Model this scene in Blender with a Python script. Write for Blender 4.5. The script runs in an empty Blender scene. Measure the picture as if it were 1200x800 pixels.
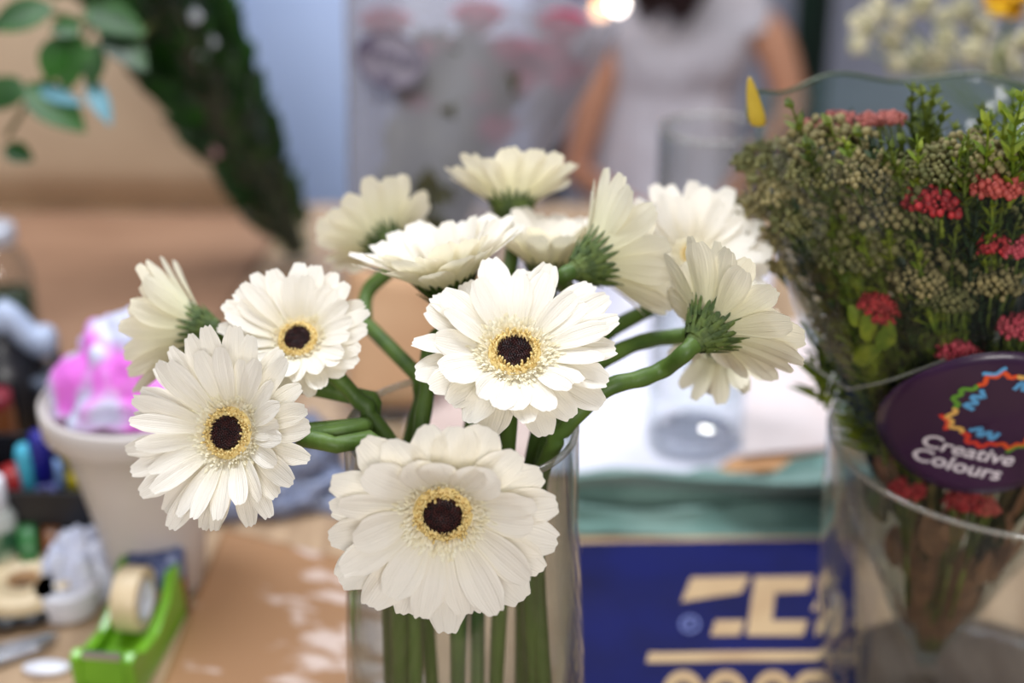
import bpy, math, random
from mathutils import Vector, Matrix, Quaternion, noise
PI = math.pi
SC = bpy.context.scene
COL = SC.collection
rnd = random.Random(7)

# ------------------------------------------------------------------ camera
TZ = 0.90                      # table top height
CAM_H = 0.565                  # camera above the table
CAM = Vector((0, 0, TZ + CAM_H))
PITCH = math.radians(25)
FPX = 1200 * 50 / 36.0
RT = Vector((1, 0, 0))
FW = Vector((0, math.cos(PITCH), -math.sin(PITCH)))
UP = Vector((0, math.sin(PITCH), math.cos(PITCH)))
cam = bpy.data.cameras.new('camera'); camo = bpy.data.objects.new('camera', cam); COL.objects.link(camo)
camo.location = CAM; camo.rotation_euler = (PI / 2 - PITCH, 0, 0)
cam.lens = 50; cam.sensor_width = 36; cam.clip_start = 0.05
cam.dof.use_dof = True; cam.dof.focus_distance = 0.605; cam.dof.aperture_fstop = 3.5
SC.camera = camo
SC.view_settings.view_transform = 'Standard'; SC.view_settings.look = 'None'
SC.view_settings.gamma = 1; SC.view_settings.use_curve_mapping = False
SC.view_settings.exposure = -0.08
SC.cycles.max_bounces = 14; SC.cycles.transparent_max_bounces = 40
SC.cycles.transmission_bounces = 10; SC.cycles.caustics_refractive = False; SC.cycles.caustics_reflective = False
SC.cycles.sample_clamp_indirect = 6

def ray(px, py): return FW + RT * ((px - 600) / FPX) + UP * ((400 - py) / FPX)
def at(px, py, d): return CAM + ray(px, py) * d
def at_y(px, py, y): r = ray(px, py); return CAM + r * (y / r.y)
def on_table(px, py, h=0.0): r = ray(px, py); return CAM + r * ((TZ + h - CAM.z) / r.z)
def cdir(nx, ny, nz): return (RT * nx + UP * ny - FW * nz).normalized()

# ------------------------------------------------------------------ materials
def lin(c):
    c /= 255.0
    return c / 12.92 if c <= 0.04045 else ((c + 0.055) / 1.055) ** 2.4
def rgb(r, g, b): return (lin(r), lin(g), lin(b), 1)
def nd(nt, t, **kw):
    n = nt.nodes.new(t)
    for k, v in kw.items():
        if k in n.inputs.keys(): n.inputs[k].default_value = v
        else: setattr(n, k, v)
    return n
def new_mat(name):
    m = bpy.data.materials.new(name); m.use_nodes = True; m.node_tree.nodes.clear()
    nt = m.node_tree; out = nd(nt, 'ShaderNodeOutputMaterial')
    return m, nt, out
def mat(name, col, rough=0.5, col2=None, scale=40, stretch=(1, 1, 1), lo=0.4, hi=0.6, bump=0.0, bscale=80, spec=0.5, metal=0.0, trans=0.0, coat=0.0, sheen=0.0):
    """opaque procedural surface: two colours of its own mixed by noise, optional bump and translucency"""
    m, nt, out = new_mat(name); L = nt.links.new
    p = nd(nt, 'ShaderNodeBsdfPrincipled', Roughness=rough, Metallic=metal)
    p.inputs['Specular IOR Level'].default_value = spec
    p.inputs['Coat Weight'].default_value = coat
    p.inputs['Sheen Weight'].default_value = sheen
    tc = nd(nt, 'ShaderNodeTexCoord'); mp = nd(nt, 'ShaderNodeMapping'); mp.inputs['Scale'].default_value = stretch
    L(tc.outputs['Object'], mp.inputs['Vector'])
    c2 = col2 or tuple(x * 0.86 for x in col[:3]) + (1,)
    nz = nd(nt, 'ShaderNodeTexNoise', Scale=scale, Detail=4.0); L(mp.outputs[0], nz.inputs['Vector'])
    rp = nd(nt, 'ShaderNodeValToRGB'); rp.color_ramp.elements[0].position = lo; rp.color_ramp.elements[1].position = hi
    rp.color_ramp.elements[0].color = c2; rp.color_ramp.elements[1].color = col
    L(nz.outputs['Fac'], rp.inputs[0]); L(rp.outputs[0], p.inputs['Base Color'])
    if bump:
        nb = nd(nt, 'ShaderNodeTexNoise', Scale=bscale, Detail=3.0); L(mp.outputs[0], nb.inputs['Vector'])
        b = nd(nt, 'ShaderNodeBump', Strength=bump, Distance=0.004); L(nb.outputs['Fac'], b.inputs['Height']); L(b.outputs[0], p.inputs['Normal'])
    if trans:
        t = nd(nt, 'ShaderNodeBsdfTranslucent'); L(rp.outputs[0], t.inputs[0])
        mx = nd(nt, 'ShaderNodeMixShader'); mx.inputs[0].default_value = trans
        L(p.outputs[0], mx.inputs[1]); L(t.outputs[0], mx.inputs[2]); L(mx.outputs[0], out.inputs[0])
    else: L(p.outputs[0], out.inputs[0])
    return m
def clear_mat(name, tint=(0.97, 0.98, 0.98, 1), rough=0.02, ior=1.45, edge=0.0, edge_col=(0.6, 0.63, 0.65, 1), bump=0.0, bscale=30, haze=0.0, haze_col=(0.8, 0.8, 0.8, 1)):
    """thin clear wall: see-through with a fresnel gloss, deeper tint at grazing angles, optional milky share"""
    m, nt, out = new_mat(name); L = nt.links.new
    tr = nd(nt, 'ShaderNodeBsdfTransparent'); tr.inputs[0].default_value = tint
    gl = nd(nt, 'ShaderNodeBsdfGlossy', Roughness=rough); gl.inputs[0].default_value = (1, 1, 1, 1)
    fr = nd(nt, 'ShaderNodeFresnel'); ge = nd(nt, 'ShaderNodeNewGeometry'); im = nd(nt, 'ShaderNodeMix'); im.inputs[2].default_value = ior; im.inputs[3].default_value = 1 / ior
    L(ge.outputs['Backfacing'], im.inputs[0]); L(im.outputs[0], fr.inputs['IOR'])      # the same thin-film gloss from either side
    if edge:
        lw = nd(nt, 'ShaderNodeLayerWeight', Blend=edge)
        mc = nd(nt, 'ShaderNodeMixRGB'); mc.inputs[1].default_value = tint; mc.inputs[2].default_value = edge_col
        L(lw.outputs['Facing'], mc.inputs[0]); L(mc.outputs[0], tr.inputs[0])
    base = tr.outputs[0]
    if haze:
        df = nd(nt, 'ShaderNodeBsdfDiffuse'); df.inputs[0].default_value = haze_col
        tl = nd(nt, 'ShaderNodeBsdfTranslucent'); tl.inputs[0].default_value = haze_col
        md = nd(nt, 'ShaderNodeMixShader'); md.inputs[0].default_value = 0.45; L(df.outputs[0], md.inputs[1]); L(tl.outputs[0], md.inputs[2])
        mh = nd(nt, 'ShaderNodeMixShader'); mh.inputs[0].default_value = haze; L(base, mh.inputs[1]); L(md.outputs[0], mh.inputs[2]); base = mh.outputs[0]
    if bump:
        tc = nd(nt, 'ShaderNodeTexCoord'); nb = nd(nt, 'ShaderNodeTexNoise', Scale=bscale, Detail=3.0); L(tc.outputs['Object'], nb.inputs['Vector'])
        b = nd(nt, 'ShaderNodeBump', Strength=bump, Distance=0.004); L(nb.outputs['Fac'], b.inputs['Height'])
        L(b.outputs[0], gl.inputs['Normal']); L(b.outputs[0], fr.inputs['Normal'])
    mx = nd(nt, 'ShaderNodeMixShader'); L(fr.outputs[0], mx.inputs[0]); L(base, mx.inputs[1]); L(gl.outputs[0], mx.inputs[2])
    L(mx.outputs[0], out.inputs[0])
    return m
def petal_mat(name, tip, base, back, trans=0.3):
    """gerbera petal: own cream at the foot running to white, greener underside, fine lengthwise veins"""
    m, nt, out = new_mat(name); L = nt.links.new
    uv = nd(nt, 'ShaderNodeUVMap'); sp = nd(nt, 'ShaderNodeSeparateXYZ'); L(uv.outputs[0], sp.inputs[0])
    rp = nd(nt, 'ShaderNodeValToRGB'); e = rp.color_ramp.elements
    e[0].position = 0.0; e[0].color = base; e[1].position = 0.55; e[1].color = tip
    L(sp.outputs[0], rp.inputs[0])
    ge = nd(nt, 'ShaderNodeNewGeometry')
    rb = nd(nt, 'ShaderNodeValToRGB'); e = rb.color_ramp.elements
    e[0].position = 0.1; e[0].color = tuple(x * y for x, y in zip(back, (0.93, 0.96, 0.80, 1))); e[1].position = 0.8; e[1].color = back
    L(sp.outputs[0], rb.inputs[0])
    mc = nd(nt, 'ShaderNodeMixRGB'); L(ge.outputs['Backfacing'], mc.inputs[0]); L(rb.outputs[0], mc.inputs[1]); L(rp.outputs[0], mc.inputs[2])   # the petals' faces wind inwards
    mp = nd(nt, 'ShaderNodeMapping'); mp.inputs['Scale'].default_value = (1.2, 16, 1); L(uv.outputs[0], mp.inputs[0])
    nz = nd(nt, 'ShaderNodeTexNoise', Scale=1.0, Detail=2.0); L(mp.outputs[0], nz.inputs['Vector'])
    b = nd(nt, 'ShaderNodeBump', Strength=0.6, Distance=0.0012); L(nz.outputs['Fac'], b.inputs['Height'])
    p = nd(nt, 'ShaderNodeBsdfPrincipled', Roughness=0.55); p.inputs['Specular IOR Level'].default_value = 0.25
    L(mc.outputs[0], p.inputs['Base Color']); L(b.outputs[0], p.inputs['Normal'])
    t = nd(nt, 'ShaderNodeBsdfTranslucent'); L(mc.outputs[0], t.inputs[0])
    mx = nd(nt, 'ShaderNodeMixShader'); mx.inputs[0].default_value = trans
    L(p.outputs[0], mx.inputs[1]); L(t.outputs[0], mx.inputs[2]); L(mx.outputs[0], out.inputs[0])
    return m
def glow_mat(name, col, s):
    m, nt, out = new_mat(name); e = nd(nt, 'ShaderNodeEmission', Strength=s); e.inputs[0].default_value = col
    nt.links.new(e.outputs[0], out.inputs[0]); return m

# ------------------------------------------------------------------ mesh building
class MB:
    def __init__(s): s.v = []; s.f = []; s.uv = []
    def add(s, vs, fs, uvs=None):
        b = len(s.v); s.v += [tuple(v) for v in vs]; s.f += [tuple(b + i for i in f) for f in fs]
        s.uv += uvs if uvs else [(0.5, 0.5)] * len(vs)
    def grid(s, rows, closed=False, uvs=None):
        n = len(rows[0]); fs = []
        for j in range(len(rows) - 1):
            for i in range(n if closed else n - 1):
                a = j * n + i; b = j * n + (i + 1) % n
                fs.append((a, b, b + n, a + n))
        s.add([p for r in rows for p in r], fs, uvs)
    def tube(s, pts, rad, n=10, cap=True):
        pts = [Vector(p) for p in pts]; k = len(pts)
        if not hasattr(rad, '__len__'): rad = [rad] * k
        t0 = (pts[1] - pts[0]).normalized(); nrm = t0.orthogonal().normalized(); rows = []
        for i, p in enumerate(pts):
            t = (pts[min(i + 1, k - 1)] - pts[max(i - 1, 0)]).normalized()
            nrm = (nrm - t * nrm.dot(t)).normalized(); bn = t.cross(nrm)
            rows.append([p + (nrm * math.cos(2 * PI * a / n) + bn * math.sin(2 * PI * a / n)) * rad[i] for a in range(n)])
        s.grid(rows, True)
        if cap:
            b = len(s.v) - k * n
            s.f.append(tuple(b + i for i in reversed(range(n)))); s.f.append(tuple(b + (k - 1) * n + i for i in range(n)))
    def lathe(s, prof, M=None, n=32, c=(0, 0, 0), capb=False, capt=False):
        M = M or Matrix.Translation(c); k = len(prof)
        s.grid([[M @ Vector((r * math.cos(2 * PI * a / n), r * math.sin(2 * PI * a / n), z)) for a in range(n)] for r, z in prof], True)
        b = len(s.v) - k * n
        if capb: s.f.append(tuple(b + i for i in reversed(range(n))))
        if capt: s.f.append(tuple(b + (k - 1) * n + i for i in range(n)))
    def box(s, c, size, M=None):
        M = M or Matrix(); c = Vector(c); h = [x / 2 for x in size]
        vs = [M @ (c + Vector((x * h[0], y * h[1], z * h[2]))) for x in (-1, 1) for y in (-1, 1) for z in (-1, 1)]
        s.add(vs, [(0, 1, 3, 2), (4, 6, 7, 5), (0, 4, 5, 1), (2, 3, 7, 6), (0, 2, 6, 4), (1, 5, 7, 3)])
    def ball(s, c, r, nu=8, nv=6, sc=(1, 1, 1), M=None):
        c = Vector(c); rows = []
        for j in range(nv + 1):
            th = PI * (0.001 + 0.998 * j / nv)
            rows.append([])
            for i in range(nu):
                p = Vector((math.sin(th) * math.cos(2 * PI * i / nu) * sc[0], math.sin(th) * math.sin(2 * PI * i / nu) * sc[1], -math.cos(th) * sc[2])) * r
                if M: p = M @ p
                rows[-1].append(c + p)
        s.grid(rows, True)
    def prism(s, poly, M, h):
        n = len(poly)
        vs = [M @ Vector((x, y, 0)) for x, y in poly] + [M @ Vector((x, y, h)) for x, y in poly]
        s.add(vs, [tuple(reversed(range(n))), tuple(range(n, 2 * n))] + [(i, (i + 1) % n, n + (i + 1) % n, n + i) for i in range(n)])
    def leaf(s, base, d, up, L, W, bend=0.4, fold=0.25, n=8):
        base = Vector(base); d = Vector(d).normalized(); side = d.cross(Vector(up))
        side = side.normalized() if side.length > 1e-4 else d.orthogonal().normalized()
        nm = side.cross(d).normalized(); rows = []; uvs = []
        p = base.copy(); ang = 0
        for j in range(n + 1):
            t = j / n; w = W * math.sin(PI * min(1, 0.03 + t * 0.97)) ** 0.8 * (1.15 - 0.4 * t) * 0.5 + L * 0.004
            dd = d * math.cos(ang) - nm * math.sin(ang); nn = nm * math.cos(ang) + d * math.sin(ang)
            rows.append([p + side * (u * w) + nn * (abs(u) * w * fold) for u in (-1, -0.5, 0, 0.5, 1)])
            uvs += [(t, u) for u in (0, .25, .5, .75, 1)]
            p = p + dd * (L / n); ang += bend / n
        s.grid(rows, False, uvs)
    def build(s, name, m, parent=None, smooth=True, bevel=0, subsurf=0, solid=0, kind=None, flat=False):
        me = bpy.data.meshes.new(name); me.from_pydata(s.v, [], s.f)
        ul = me.uv_layers.new(name='UVMap'); li = [0] * len(me.loops); me.loops.foreach_get('vertex_index', li)
        ul.data.foreach_set('uv', [c for i in li for c in s.uv[i]])
        me.materials.append(m); me.update()
        if smooth and not flat: me.polygons.foreach_set('use_smooth', [True] * len(me.polygons))
        o = bpy.data.objects.new(name, me); COL.objects.link(o)
        if solid: q = o.modifiers.new('solid', 'SOLIDIFY'); q.thickness = solid; q.offset = 0
        if bevel:
            q = o.modifiers.new('bevel', 'BEVEL'); q.width = bevel; q.segments = 3; q.limit_method = 'ANGLE'; q.angle_limit = 0.6
            q.harden_normals = False
        if subsurf: q = o.modifiers.new('sub', 'SUBSURF'); q.levels = subsurf; q.render_levels = subsurf
        if parent is not None:
            o.parent = parent
            if parent.type == 'EMPTY': o.matrix_parent_inverse = Matrix.Translation(-parent.location)
        if kind: o['kind'] = kind
        return o
def tag(o, label, cat, group=None, kind=None):
    o['label'] = label; o['category'] = cat
    if group: o['group'] = group
    if kind: o['kind'] = kind
    return o
def thing(name, label, cat, loc, group=None):
    o = bpy.data.objects.new(name, None); COL.objects.link(o); o.location = Vector(loc); o.empty_display_size = 0.03
    return tag(o, label, cat, group)
def cr(pts, n=8):
    """Catmull-Rom through the points"""
    P = [Vector(p) for p in pts]; P = [P[0] * 2 - P[1]] + P + [P[-1] * 2 - P[-2]]; out = []
    for i in range(1, len(P) - 2):                 # centripetal, so that uneven spacing makes no loops
        a, b, c, d = P[i - 1:i + 3]
        t0 = 0.0; t1 = t0 + max(1e-6, (b - a).length ** .5); t2 = t1 + max(1e-6, (c - b).length ** .5); t3 = t2 + max(1e-6, (d - c).length ** .5)
        for k in range(n):
            t = t1 + (t2 - t1) * k / n
            A1 = a * ((t1 - t) / (t1 - t0)) + b * ((t - t0) / (t1 - t0)); A2 = b * ((t2 - t) / (t2 - t1)) + c * ((t - t1) / (t2 - t1)); A3 = c * ((t3 - t) / (t3 - t2)) + d * ((t - t2) / (t3 - t2))
            B1 = A1 * ((t2 - t) / (t2 - t0)) + A2 * ((t - t0) / (t2 - t0)); B2 = A2 * ((t3 - t) / (t3 - t1)) + A3 * ((t - t1) / (t3 - t1))
            out.append(B1 * ((t2 - t) / (t2 - t1)) + B2 * ((t - t1) / (t2 - t1)))
    return out + [P[-2]]
def frame(o, z, x=None, roll=0.0):
    z = Vector(z).normalized(); x = Vector(x) if x else z.orthogonal()
    x = (x - z * x.dot(z)).normalized(); y = z.cross(x)
    return Matrix.Translation(Vector(o)) @ Matrix((x, y, z)).transposed().to_4x4() @ Matrix.Rotation(roll, 4, 'Z')
def ss(a, b, x): t = max(0, min(1, (x - a) / (b - a))); return t * t * (3 - 2 * t)

# ------------------------------------------------------------------ gerberas
PET = petal_mat('petal_white', rgb(245, 239, 228), rgb(244, 234, 206), rgb(244, 237, 214), 0.24)
M_DARK = mat('disc_dark', rgb(66, 26, 24), 0.5, rgb(22, 7, 9), 600)
M_YEL = mat('stamen_yellow', rgb(238, 216, 150), 0.6, rgb(214, 184, 116), 500)
M_CRM = mat('floret_cream', rgb(242, 236, 214), 0.6, rgb(234, 224, 192), 300, trans=0.2)
M_STEM = mat('stem_green', rgb(88, 116, 44), 0.5, rgb(64, 92, 32), 60, (1, 1, .25), 0.35, 0.65, 0.15, 300, trans=0.1)
M_CAL = mat('calyx_green', rgb(88, 106, 44), 0.65, rgb(58, 78, 32), 200, bump=0.2, bscale=500)

def petal(mb, M, phi, L, W, r0, z0, a0, a1, rg, twist=0.0, cup=0.2):
    NL, US = 10, (-1, -.7, -.35, 0, .35, .7, 1)
    tips = [rg.choice((-.09, -.05)), rg.uniform(-.01, .02), rg.uniform(-.06, -.02), rg.uniform(0, .03), rg.uniform(-.06, -.02), rg.uniform(-.01, .02), rg.choice((-.09, -.05))]
    R = Matrix.Rotation(phi, 4, 'Z'); rows = []; uvs = []
    r, z = r0, z0; sw = rg.uniform(-.12, .12)
    prof = []
    for j in range(NL + 1):
        t = j / NL; a = a0 + (a1 - a0) * t
        prof.append((r, z, a)); r += math.cos(a) * L / NL; z += math.sin(a) * L / NL
    for j in range(NL + 1):
        t = j / NL; r, z, a = prof[j]
        w = W * (0.42 + 0.58 * ss(0, 0.6, t)) * (math.sqrt(max(0.0, 1 - (max(0, t - .72) / .28) ** 2 * .62)))
        tw = twist * t; row = []
        for i, u in enumerate(US):
            x = u * w; h = cup * w * u * u * (1 - .3 * t) + 0.05 * w * math.cos(u * PI * 2.9)
            e = tips[i] * L * ss(.72, 1, t)
            xx = x * math.cos(tw) - h * math.sin(tw) + sw * L * t * t * .4; hh = x * math.sin(tw) + h * math.cos(tw)
            p = Vector((r + e * math.cos(a) - hh * math.sin(a), xx, z + e * math.sin(a) + hh * math.cos(a)))
            row.append(M @ (R @ p)); uvs.append((t, (u + 1) / 2))
        rows.append(row)
    mb.grid(rows, False, uvs)

VA = at(541, 500, 0.66); VX, VY, VRIM = VA.x, VA.y, VA.z      # vase axis and rim height
G_FLOWER = 'white gerberas in the clear vase'
def gerbera(label, px, py, d, R, n, cup, curl, wps, base, n1=22, n2=18, w=.0066, seed=1, bias=(0, 0), roll=0, dscale=1.0, inner=True, lift=(0, 0)):
    rg = random.Random(seed); s = R / .047; c = at(px, py, d); nv = cdir(*n)
    M = frame(c, nv, RT, roll)
    bp = Vector((VX + base[0], VY + base[1], TZ + .021))
    t = thing('gerbera_flower', label, 'flower', bp, G_FLOWER)
    def LB(phi): return 1 + bias[0] * math.cos(phi - bias[1])
    r0 = .0108 * s * dscale; L0 = R - r0
    mb = MB()
    for k in range(n1):
        phi = 2 * PI * (k + rg.uniform(-.2, .2)) / n1
        e = math.radians(cup + rg.uniform(-5, 5)) - (.06 if k % 2 else 0) + lift[0] * max(0, math.cos(phi - lift[1]))
        petal(mb, M, phi, L0 * LB(phi) * rg.uniform(.93, 1.05) / max(.7, math.cos(e)) ** .35, w * s * rg.uniform(.85, 1.15), r0, -.0035 * s - .0012 * (k % 2), e, e + math.radians(curl + rg.uniform(-10, 8)), rg, rg.uniform(-.25, .25), rg.uniform(.05, .3))
    mb.build('outer_petals', PET, t, subsurf=1)
    if inner:
        mb = MB()
        for k in range(n2):
            phi = 2 * PI * (k + .5 + rg.uniform(-.3, .3)) / n2
            e = math.radians(cup + 9 + rg.uniform(-5, 7)) + lift[0] * max(0, math.cos(phi - lift[1]))
            petal(mb, M, phi, L0 * LB(phi) * rg.uniform(.72, .94), w * s * rg.uniform(.75, 1.0), r0 * .95, -.0015 * s, e, e + math.radians(curl * .8 + rg.uniform(-8, 14)), rg, rg.uniform(-.4, .4), rg.uniform(.1, .35))
        mb.build('inner_petals', PET, t, subsurf=1)
    # centre
    q = s * dscale * (1 if cup < 25 else .60)
    mb = MB(); mb.lathe([(.0001, .0012 * q), (.003 * q, .0014 * q), (.0062 * q, .002 * q), (.0078 * q, .001 * q), (.008 * q, -.004 * q)], M, 24)
    for k in range(150):
        rr = .0076 * q * math.sqrt((k + .5) / 150); a = k * 2.39996
        p = Vector((rr * math.cos(a), rr * math.sin(a), .0013 * q)); h = (.0010 + .0014 * (rr / (.0076 * q))) * q
        mb.tube([M @ p, M @ (p + Vector((0, 0, h * .7))), M @ (p + Vector((0, 0, h)))], [.00038 * q, .00042 * q, .00012 * q], 5)
    mb.build('disc_centre', M_DARK, t)
    mb = MB(); mb.lathe([(.0075 * q, .0005 * q), (.0095 * q, .0015 * q), (.0118 * q, .0005 * q), (.0128 * q, -.004 * q)], M, 28)
    for k in range(95):
        a = k * 2.39996; rr = rg.uniform(.0080, .0112) * q; h = rg.uniform(.0022, .0042) * q
        dr = Vector((math.cos(a), math.sin(a), 0)); p = dr * rr; lean = dr * rg.uniform(-.0008, .0012) * q
        mb.tube([M @ p, M @ (p + lean * .5 + Vector((0, 0, h * .7))), M @ (p + lean + Vector((0, 0, h))), M @ (p + lean * 1.5 + Vector((0, 0, h * 1.12)))], [.00042 * q, .00045 * q, .0006 * q, .0002 * q], 5)
    mb.build('stamen_ring', M_YEL, t)
    mb = MB(); mb.lathe([(.0112 * q, -.0005 * q), (.015 * q, .0005 * q), (.0185 * q, -.0015 * q), (.019 * q, -.005 * q)], M, 32)
    for k in range(330):
        a = k * 2.39996; f = rg.random(); rr = (.0112 + .0072 * f) * q; dr = Vector((math.cos(a), math.sin(a), 0)); sd = Vector((-dr.y, dr.x, 0))
        L = rg.uniform(.0022, .0036) * q * (1 + .5 * f); e = rg.uniform(.6, 1.2) - .6 * f; ww = .00062 * q; rows = []
        for j in range(4):
            tt = j / 3; pp = dr * (rr + math.cos(e) * L * tt) + Vector((0, 0, math.sin(e) * L * tt + .0005 * q + .0006 * q * math.sin(PI * tt)))
            wj = ww * (1, 1.25, 1.1, .35)[j]
            rows.append([M @ (pp - sd * wj + Vector((0, 0, wj * .6))), M @ pp, M @ (pp + sd * wj + Vector((0, 0, wj * .6)))])
        mb.grid(rows)
    mb.build('floret_ring', M_CRM, t)
    # calyx
    mb = MB(); mb.lathe([(.0042, -.020 * s), (.0056 * s, -.0175 * s), (.0085 * s, -.0130 * s), (.0106 * s, -.0075 * s), (.0114 * s, -.004 * s), (.0106 * s, -.0030 * s)], M, 24)
    for ring, (zb, rb, L, e, nn) in enumerate(((-.0172, .0060, .008, 1.0, 14), (-.0130, .0088, .0095, .95, 18), (-.0085, .0106, .0125, .75 + math.radians(cup) * .4, 22))):
        for k in range(nn):
            a = 2 * PI * (k + .5 * ring + rg.uniform(-.2, .2)) / nn; dr = Vector((math.cos(a), math.sin(a), 0)); sd = Vector((-dr.y, dr.x, 0)); e2 = e + rg.uniform(-.1, .1); rows = []
            for j in range(5):
                tt = j / 4; pp = dr * (rb * s + math.cos(e2) * L * s * tt + .0008 * s) + Vector((0, 0, zb * s + math.sin(e2) * L * s * tt)); wj = .0016 * s * (1, 1.1, .9, .55, .08)[j]
                rows.append([M @ (pp - sd * wj - dr * wj * .3), M @ (pp + dr * .0004), M @ (pp + sd * wj - dr * wj * .3)])
            mb.grid(rows)
    mb.build('calyx', M_CAL, t)
    # stem
    pts = [c - nv * .016 * s, c - nv * .025 * s] + [at(*w_) for w_ in wps] + [bp]
    pts = cr(pts, 10); k = len(pts)
    for p in pts:                                               # keep inside the glass below the rim
        if p.z < VRIM + .006:
            ax = Vector((p.x - VX, p.y - VY, 0)); lim = (.0452 if p.z > TZ + .03 else .041)
            if ax.length > lim: ax *= lim / ax.length; p.x, p.y = VX + ax.x, VY + ax.y; mb = MB()
    mb.tube(pts, [.0040 + .0006 * math.sin(i * .7 + seed) * .3 + (.0003 if i < 6 else 0) for i in range(k)], 12)
    mb.build('stem', M_STEM, t)
    return t

gerbera('white gerbera with dark eye facing out below the others, in front of the vase', 519, 602, .575, .0478, (.0, -.38, 1), 11, -12, [(528, 612, .625), (535, 650, .66)], (-.006, .012), 19, 15, .0086, 11, (.17, -PI / 2 - .35), 0.1, lift=(.26, PI / 2))
gerbera('white gerbera with yellow-ringed dark eye facing upwards at the middle of the bunch', 603, 413, .615, .0455, (.0, .58, .82), 15, -16, [(598, 470, .645), (594, 540, .665)], (.012, .018), 21, 19, .0072, 22, (.15, PI / 2 - .3), 0.0)
gerbera('lower of the two dark-eyed white gerberas hanging out over the left of the vase', 267, 507, .62, .0455, (-.33, .14, .93), 18, -12, [(330, 512, .64), (388, 520, .632), (428, 541, .632), (456, 600, .65)], (-.036, .004), 25, 21, .0056, 33, (.13, PI - .4), 0.2)
gerbera('upper of the two dark-eyed white gerberas on the left, behind the lower one', 349, 397, .66, .0370, (-.06, .50, .87), 22, -14, [(392, 440, .67), (432, 485, .668), (466, 540, .668)], (-.026, -.012), 23, 20, .0066, 44, (.15, PI / 2 + .5), 0.3)
gerbera('white gerbera seen from the side facing left, farthest out at the left of the bunch', 222, 386, .70, .0400, (-.95, .12, -.12), 48, -8, [(262, 425, .70), (318, 462, .69), (372, 484, .675), (414, 506, .662), (440, 560, .668)], (-.040, .02), 18, 14, .0076, 55)
gerbera('white gerbera cupped and facing up, left above the middle dark-eyed one', 522, 322, .68, .0460, (-.20, .90, .30), 40, -12, [(507, 400, .69), (500, 460, .685), (492, 520, .68)], (-.018, .03), 20, 16, .0082, 66)
gerbera('pale blurred gerbera at the back left, below the frosted bouquet', 448, 280, .77, .0370, (-.42, .62, -.5), 36, -6, [(432, 340, .76), (428, 378, .75), (456, 430, .73), (472, 500, .71), (478, 560, .71)], (-.03, .034), 16, 12, .0082, 77)
gerbera('topmost gerbera, its pale underside and green calyx turned to us', 600, 232, .765, .0390, (-.02, .93, -.22), 42, -6, [(600, 300, .75), (580, 400, .72), (556, 480, .70), (548, 540, .70)], (-.008, .036), 16, 12, .0090, 88)
gerbera('cupped cream gerbera half hidden right behind the middle dark-eyed one', 645, 302, .73, .0420, (.02, .93, .25), 42, -6, [(640, 360, .73), (615, 440, .70), (578, 500, .69), (566, 550, .69)], (.004, .030), 18, 14, .0076, 99)
gerbera('cream gerbera in side view facing right, its green calyx on the left', 706, 302, .685, .0430, (.84, .40, -.34), 44, -8, [(668, 350, .70), (655, 420, .69), (636, 490, .68), (620, 560, .69)], (.028, .026), 16, 12, .0080, 110)
gerbera('large white gerbera at the upper right tilted up, before the white dress', 812, 300, .74, .0425, (.16, .55, .80), 26, -8, [(778, 352, .75), (712, 390, .73), (664, 450, .70), (640, 510, .69), (624, 580, .69)], (.036, .016), 24, 20, .0066, 121, (.06, PI / 2))
gerbera('white gerbera in side view at the far right on a long arching stem', 841, 377, .64, .0420, (.66, .58, -.36), 28, -12, [(778, 432, .645), (752, 443, .643), (715, 453, .64), (672, 490, .64), (640, 540, .655), (622, 620, .68)], (.040, .0), 17, 13, .0086, 132)
gerbera('drooping cream gerbera mostly hidden behind the side-view one at the far right', 850, 398, .71, .0340, (.62, -.35, -.60), 12, -10, [(800, 393, .71), (762, 398, .70), (726, 411, .69), (680, 445, .68), (646, 505, .675), (630, 590, .685)], (.045, -.014), 14, 10, .0070, 143)

# ------------------------------------------------------------------ vases
GLASS = clear_mat('vase_glass', (.975, .985, .985, 1), .015, 1.45, .35, (.55, .60, .62, 1))
GBASE = clear_mat('base_glass', (.86, .87, .90, 1), .03, 1.5, .3, (.45, .46, .52, 1))
RIM = clear_mat('rim_glass', (.9, .9, .88, 1), .02, 1.6, .3, (.5, .5, .5, 1), haze=.22, haze_col=(.86, .80, .70, 1))
def vase(label, cx, cy, prof, wall, base_h, group=None):
    """prof: (radius, height) from the table up; wall, rim and base are parts"""
    t = thing('glass_vase', label, 'vase', (cx, cy, TZ), group)
    mb = MB(); inn = [(max(.001, r - wall), z) for r, z in prof]
    r1, z1 = prof[-1]; rim = [(r1 - wall / 2 + wall / 2 * math.cos(a), z1 + wall / 2 * math.sin(a)) for a in (PI * .2, PI * .4, PI * .6, PI * .8)]
    mb.lathe([(r, z + TZ) for r, z in prof + rim + [p for p in reversed(inn) if p[1] > base_h]], None, 64, (cx, cy, 0)); mb.build('vase_wall', GLASS, t)
    mb = MB(); mb.tube([Vector((cx + (r1 - wall / 2) * math.cos(2 * PI * i / 72), cy + (r1 - wall / 2) * math.sin(2 * PI * i / 72), TZ + z1)) for i in range(73)], wall * .62, 10, False); mb.build('rim', RIM, t)
    r0 = prof[0][0] - wall * 1.4
    mb = MB(); mb.lathe([(.001, .001), (r0 * .9, .001), (r0, .003), (r0, base_h * .8), (r0 * .93, base_h), (r0 * .8, base_h * .95), (.001, base_h * .95)], None, 48, (cx, cy, TZ), True, True); mb.build('vase_base', GBASE, t)
    return t
hv = VRIM - TZ
vase('clear glass vase holding the bunch of white gerberas', VX, VY, [(.056, 0), (.060, .006), (.0615, .03), (.061, .09), (.0585, .15), (.0555, .2), (.0545, hv)], .0028, .014)
B2 = at(1190, 517, .785); H2 = B2.z - TZ
TIP = on_table(1085, 768, .012)
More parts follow.
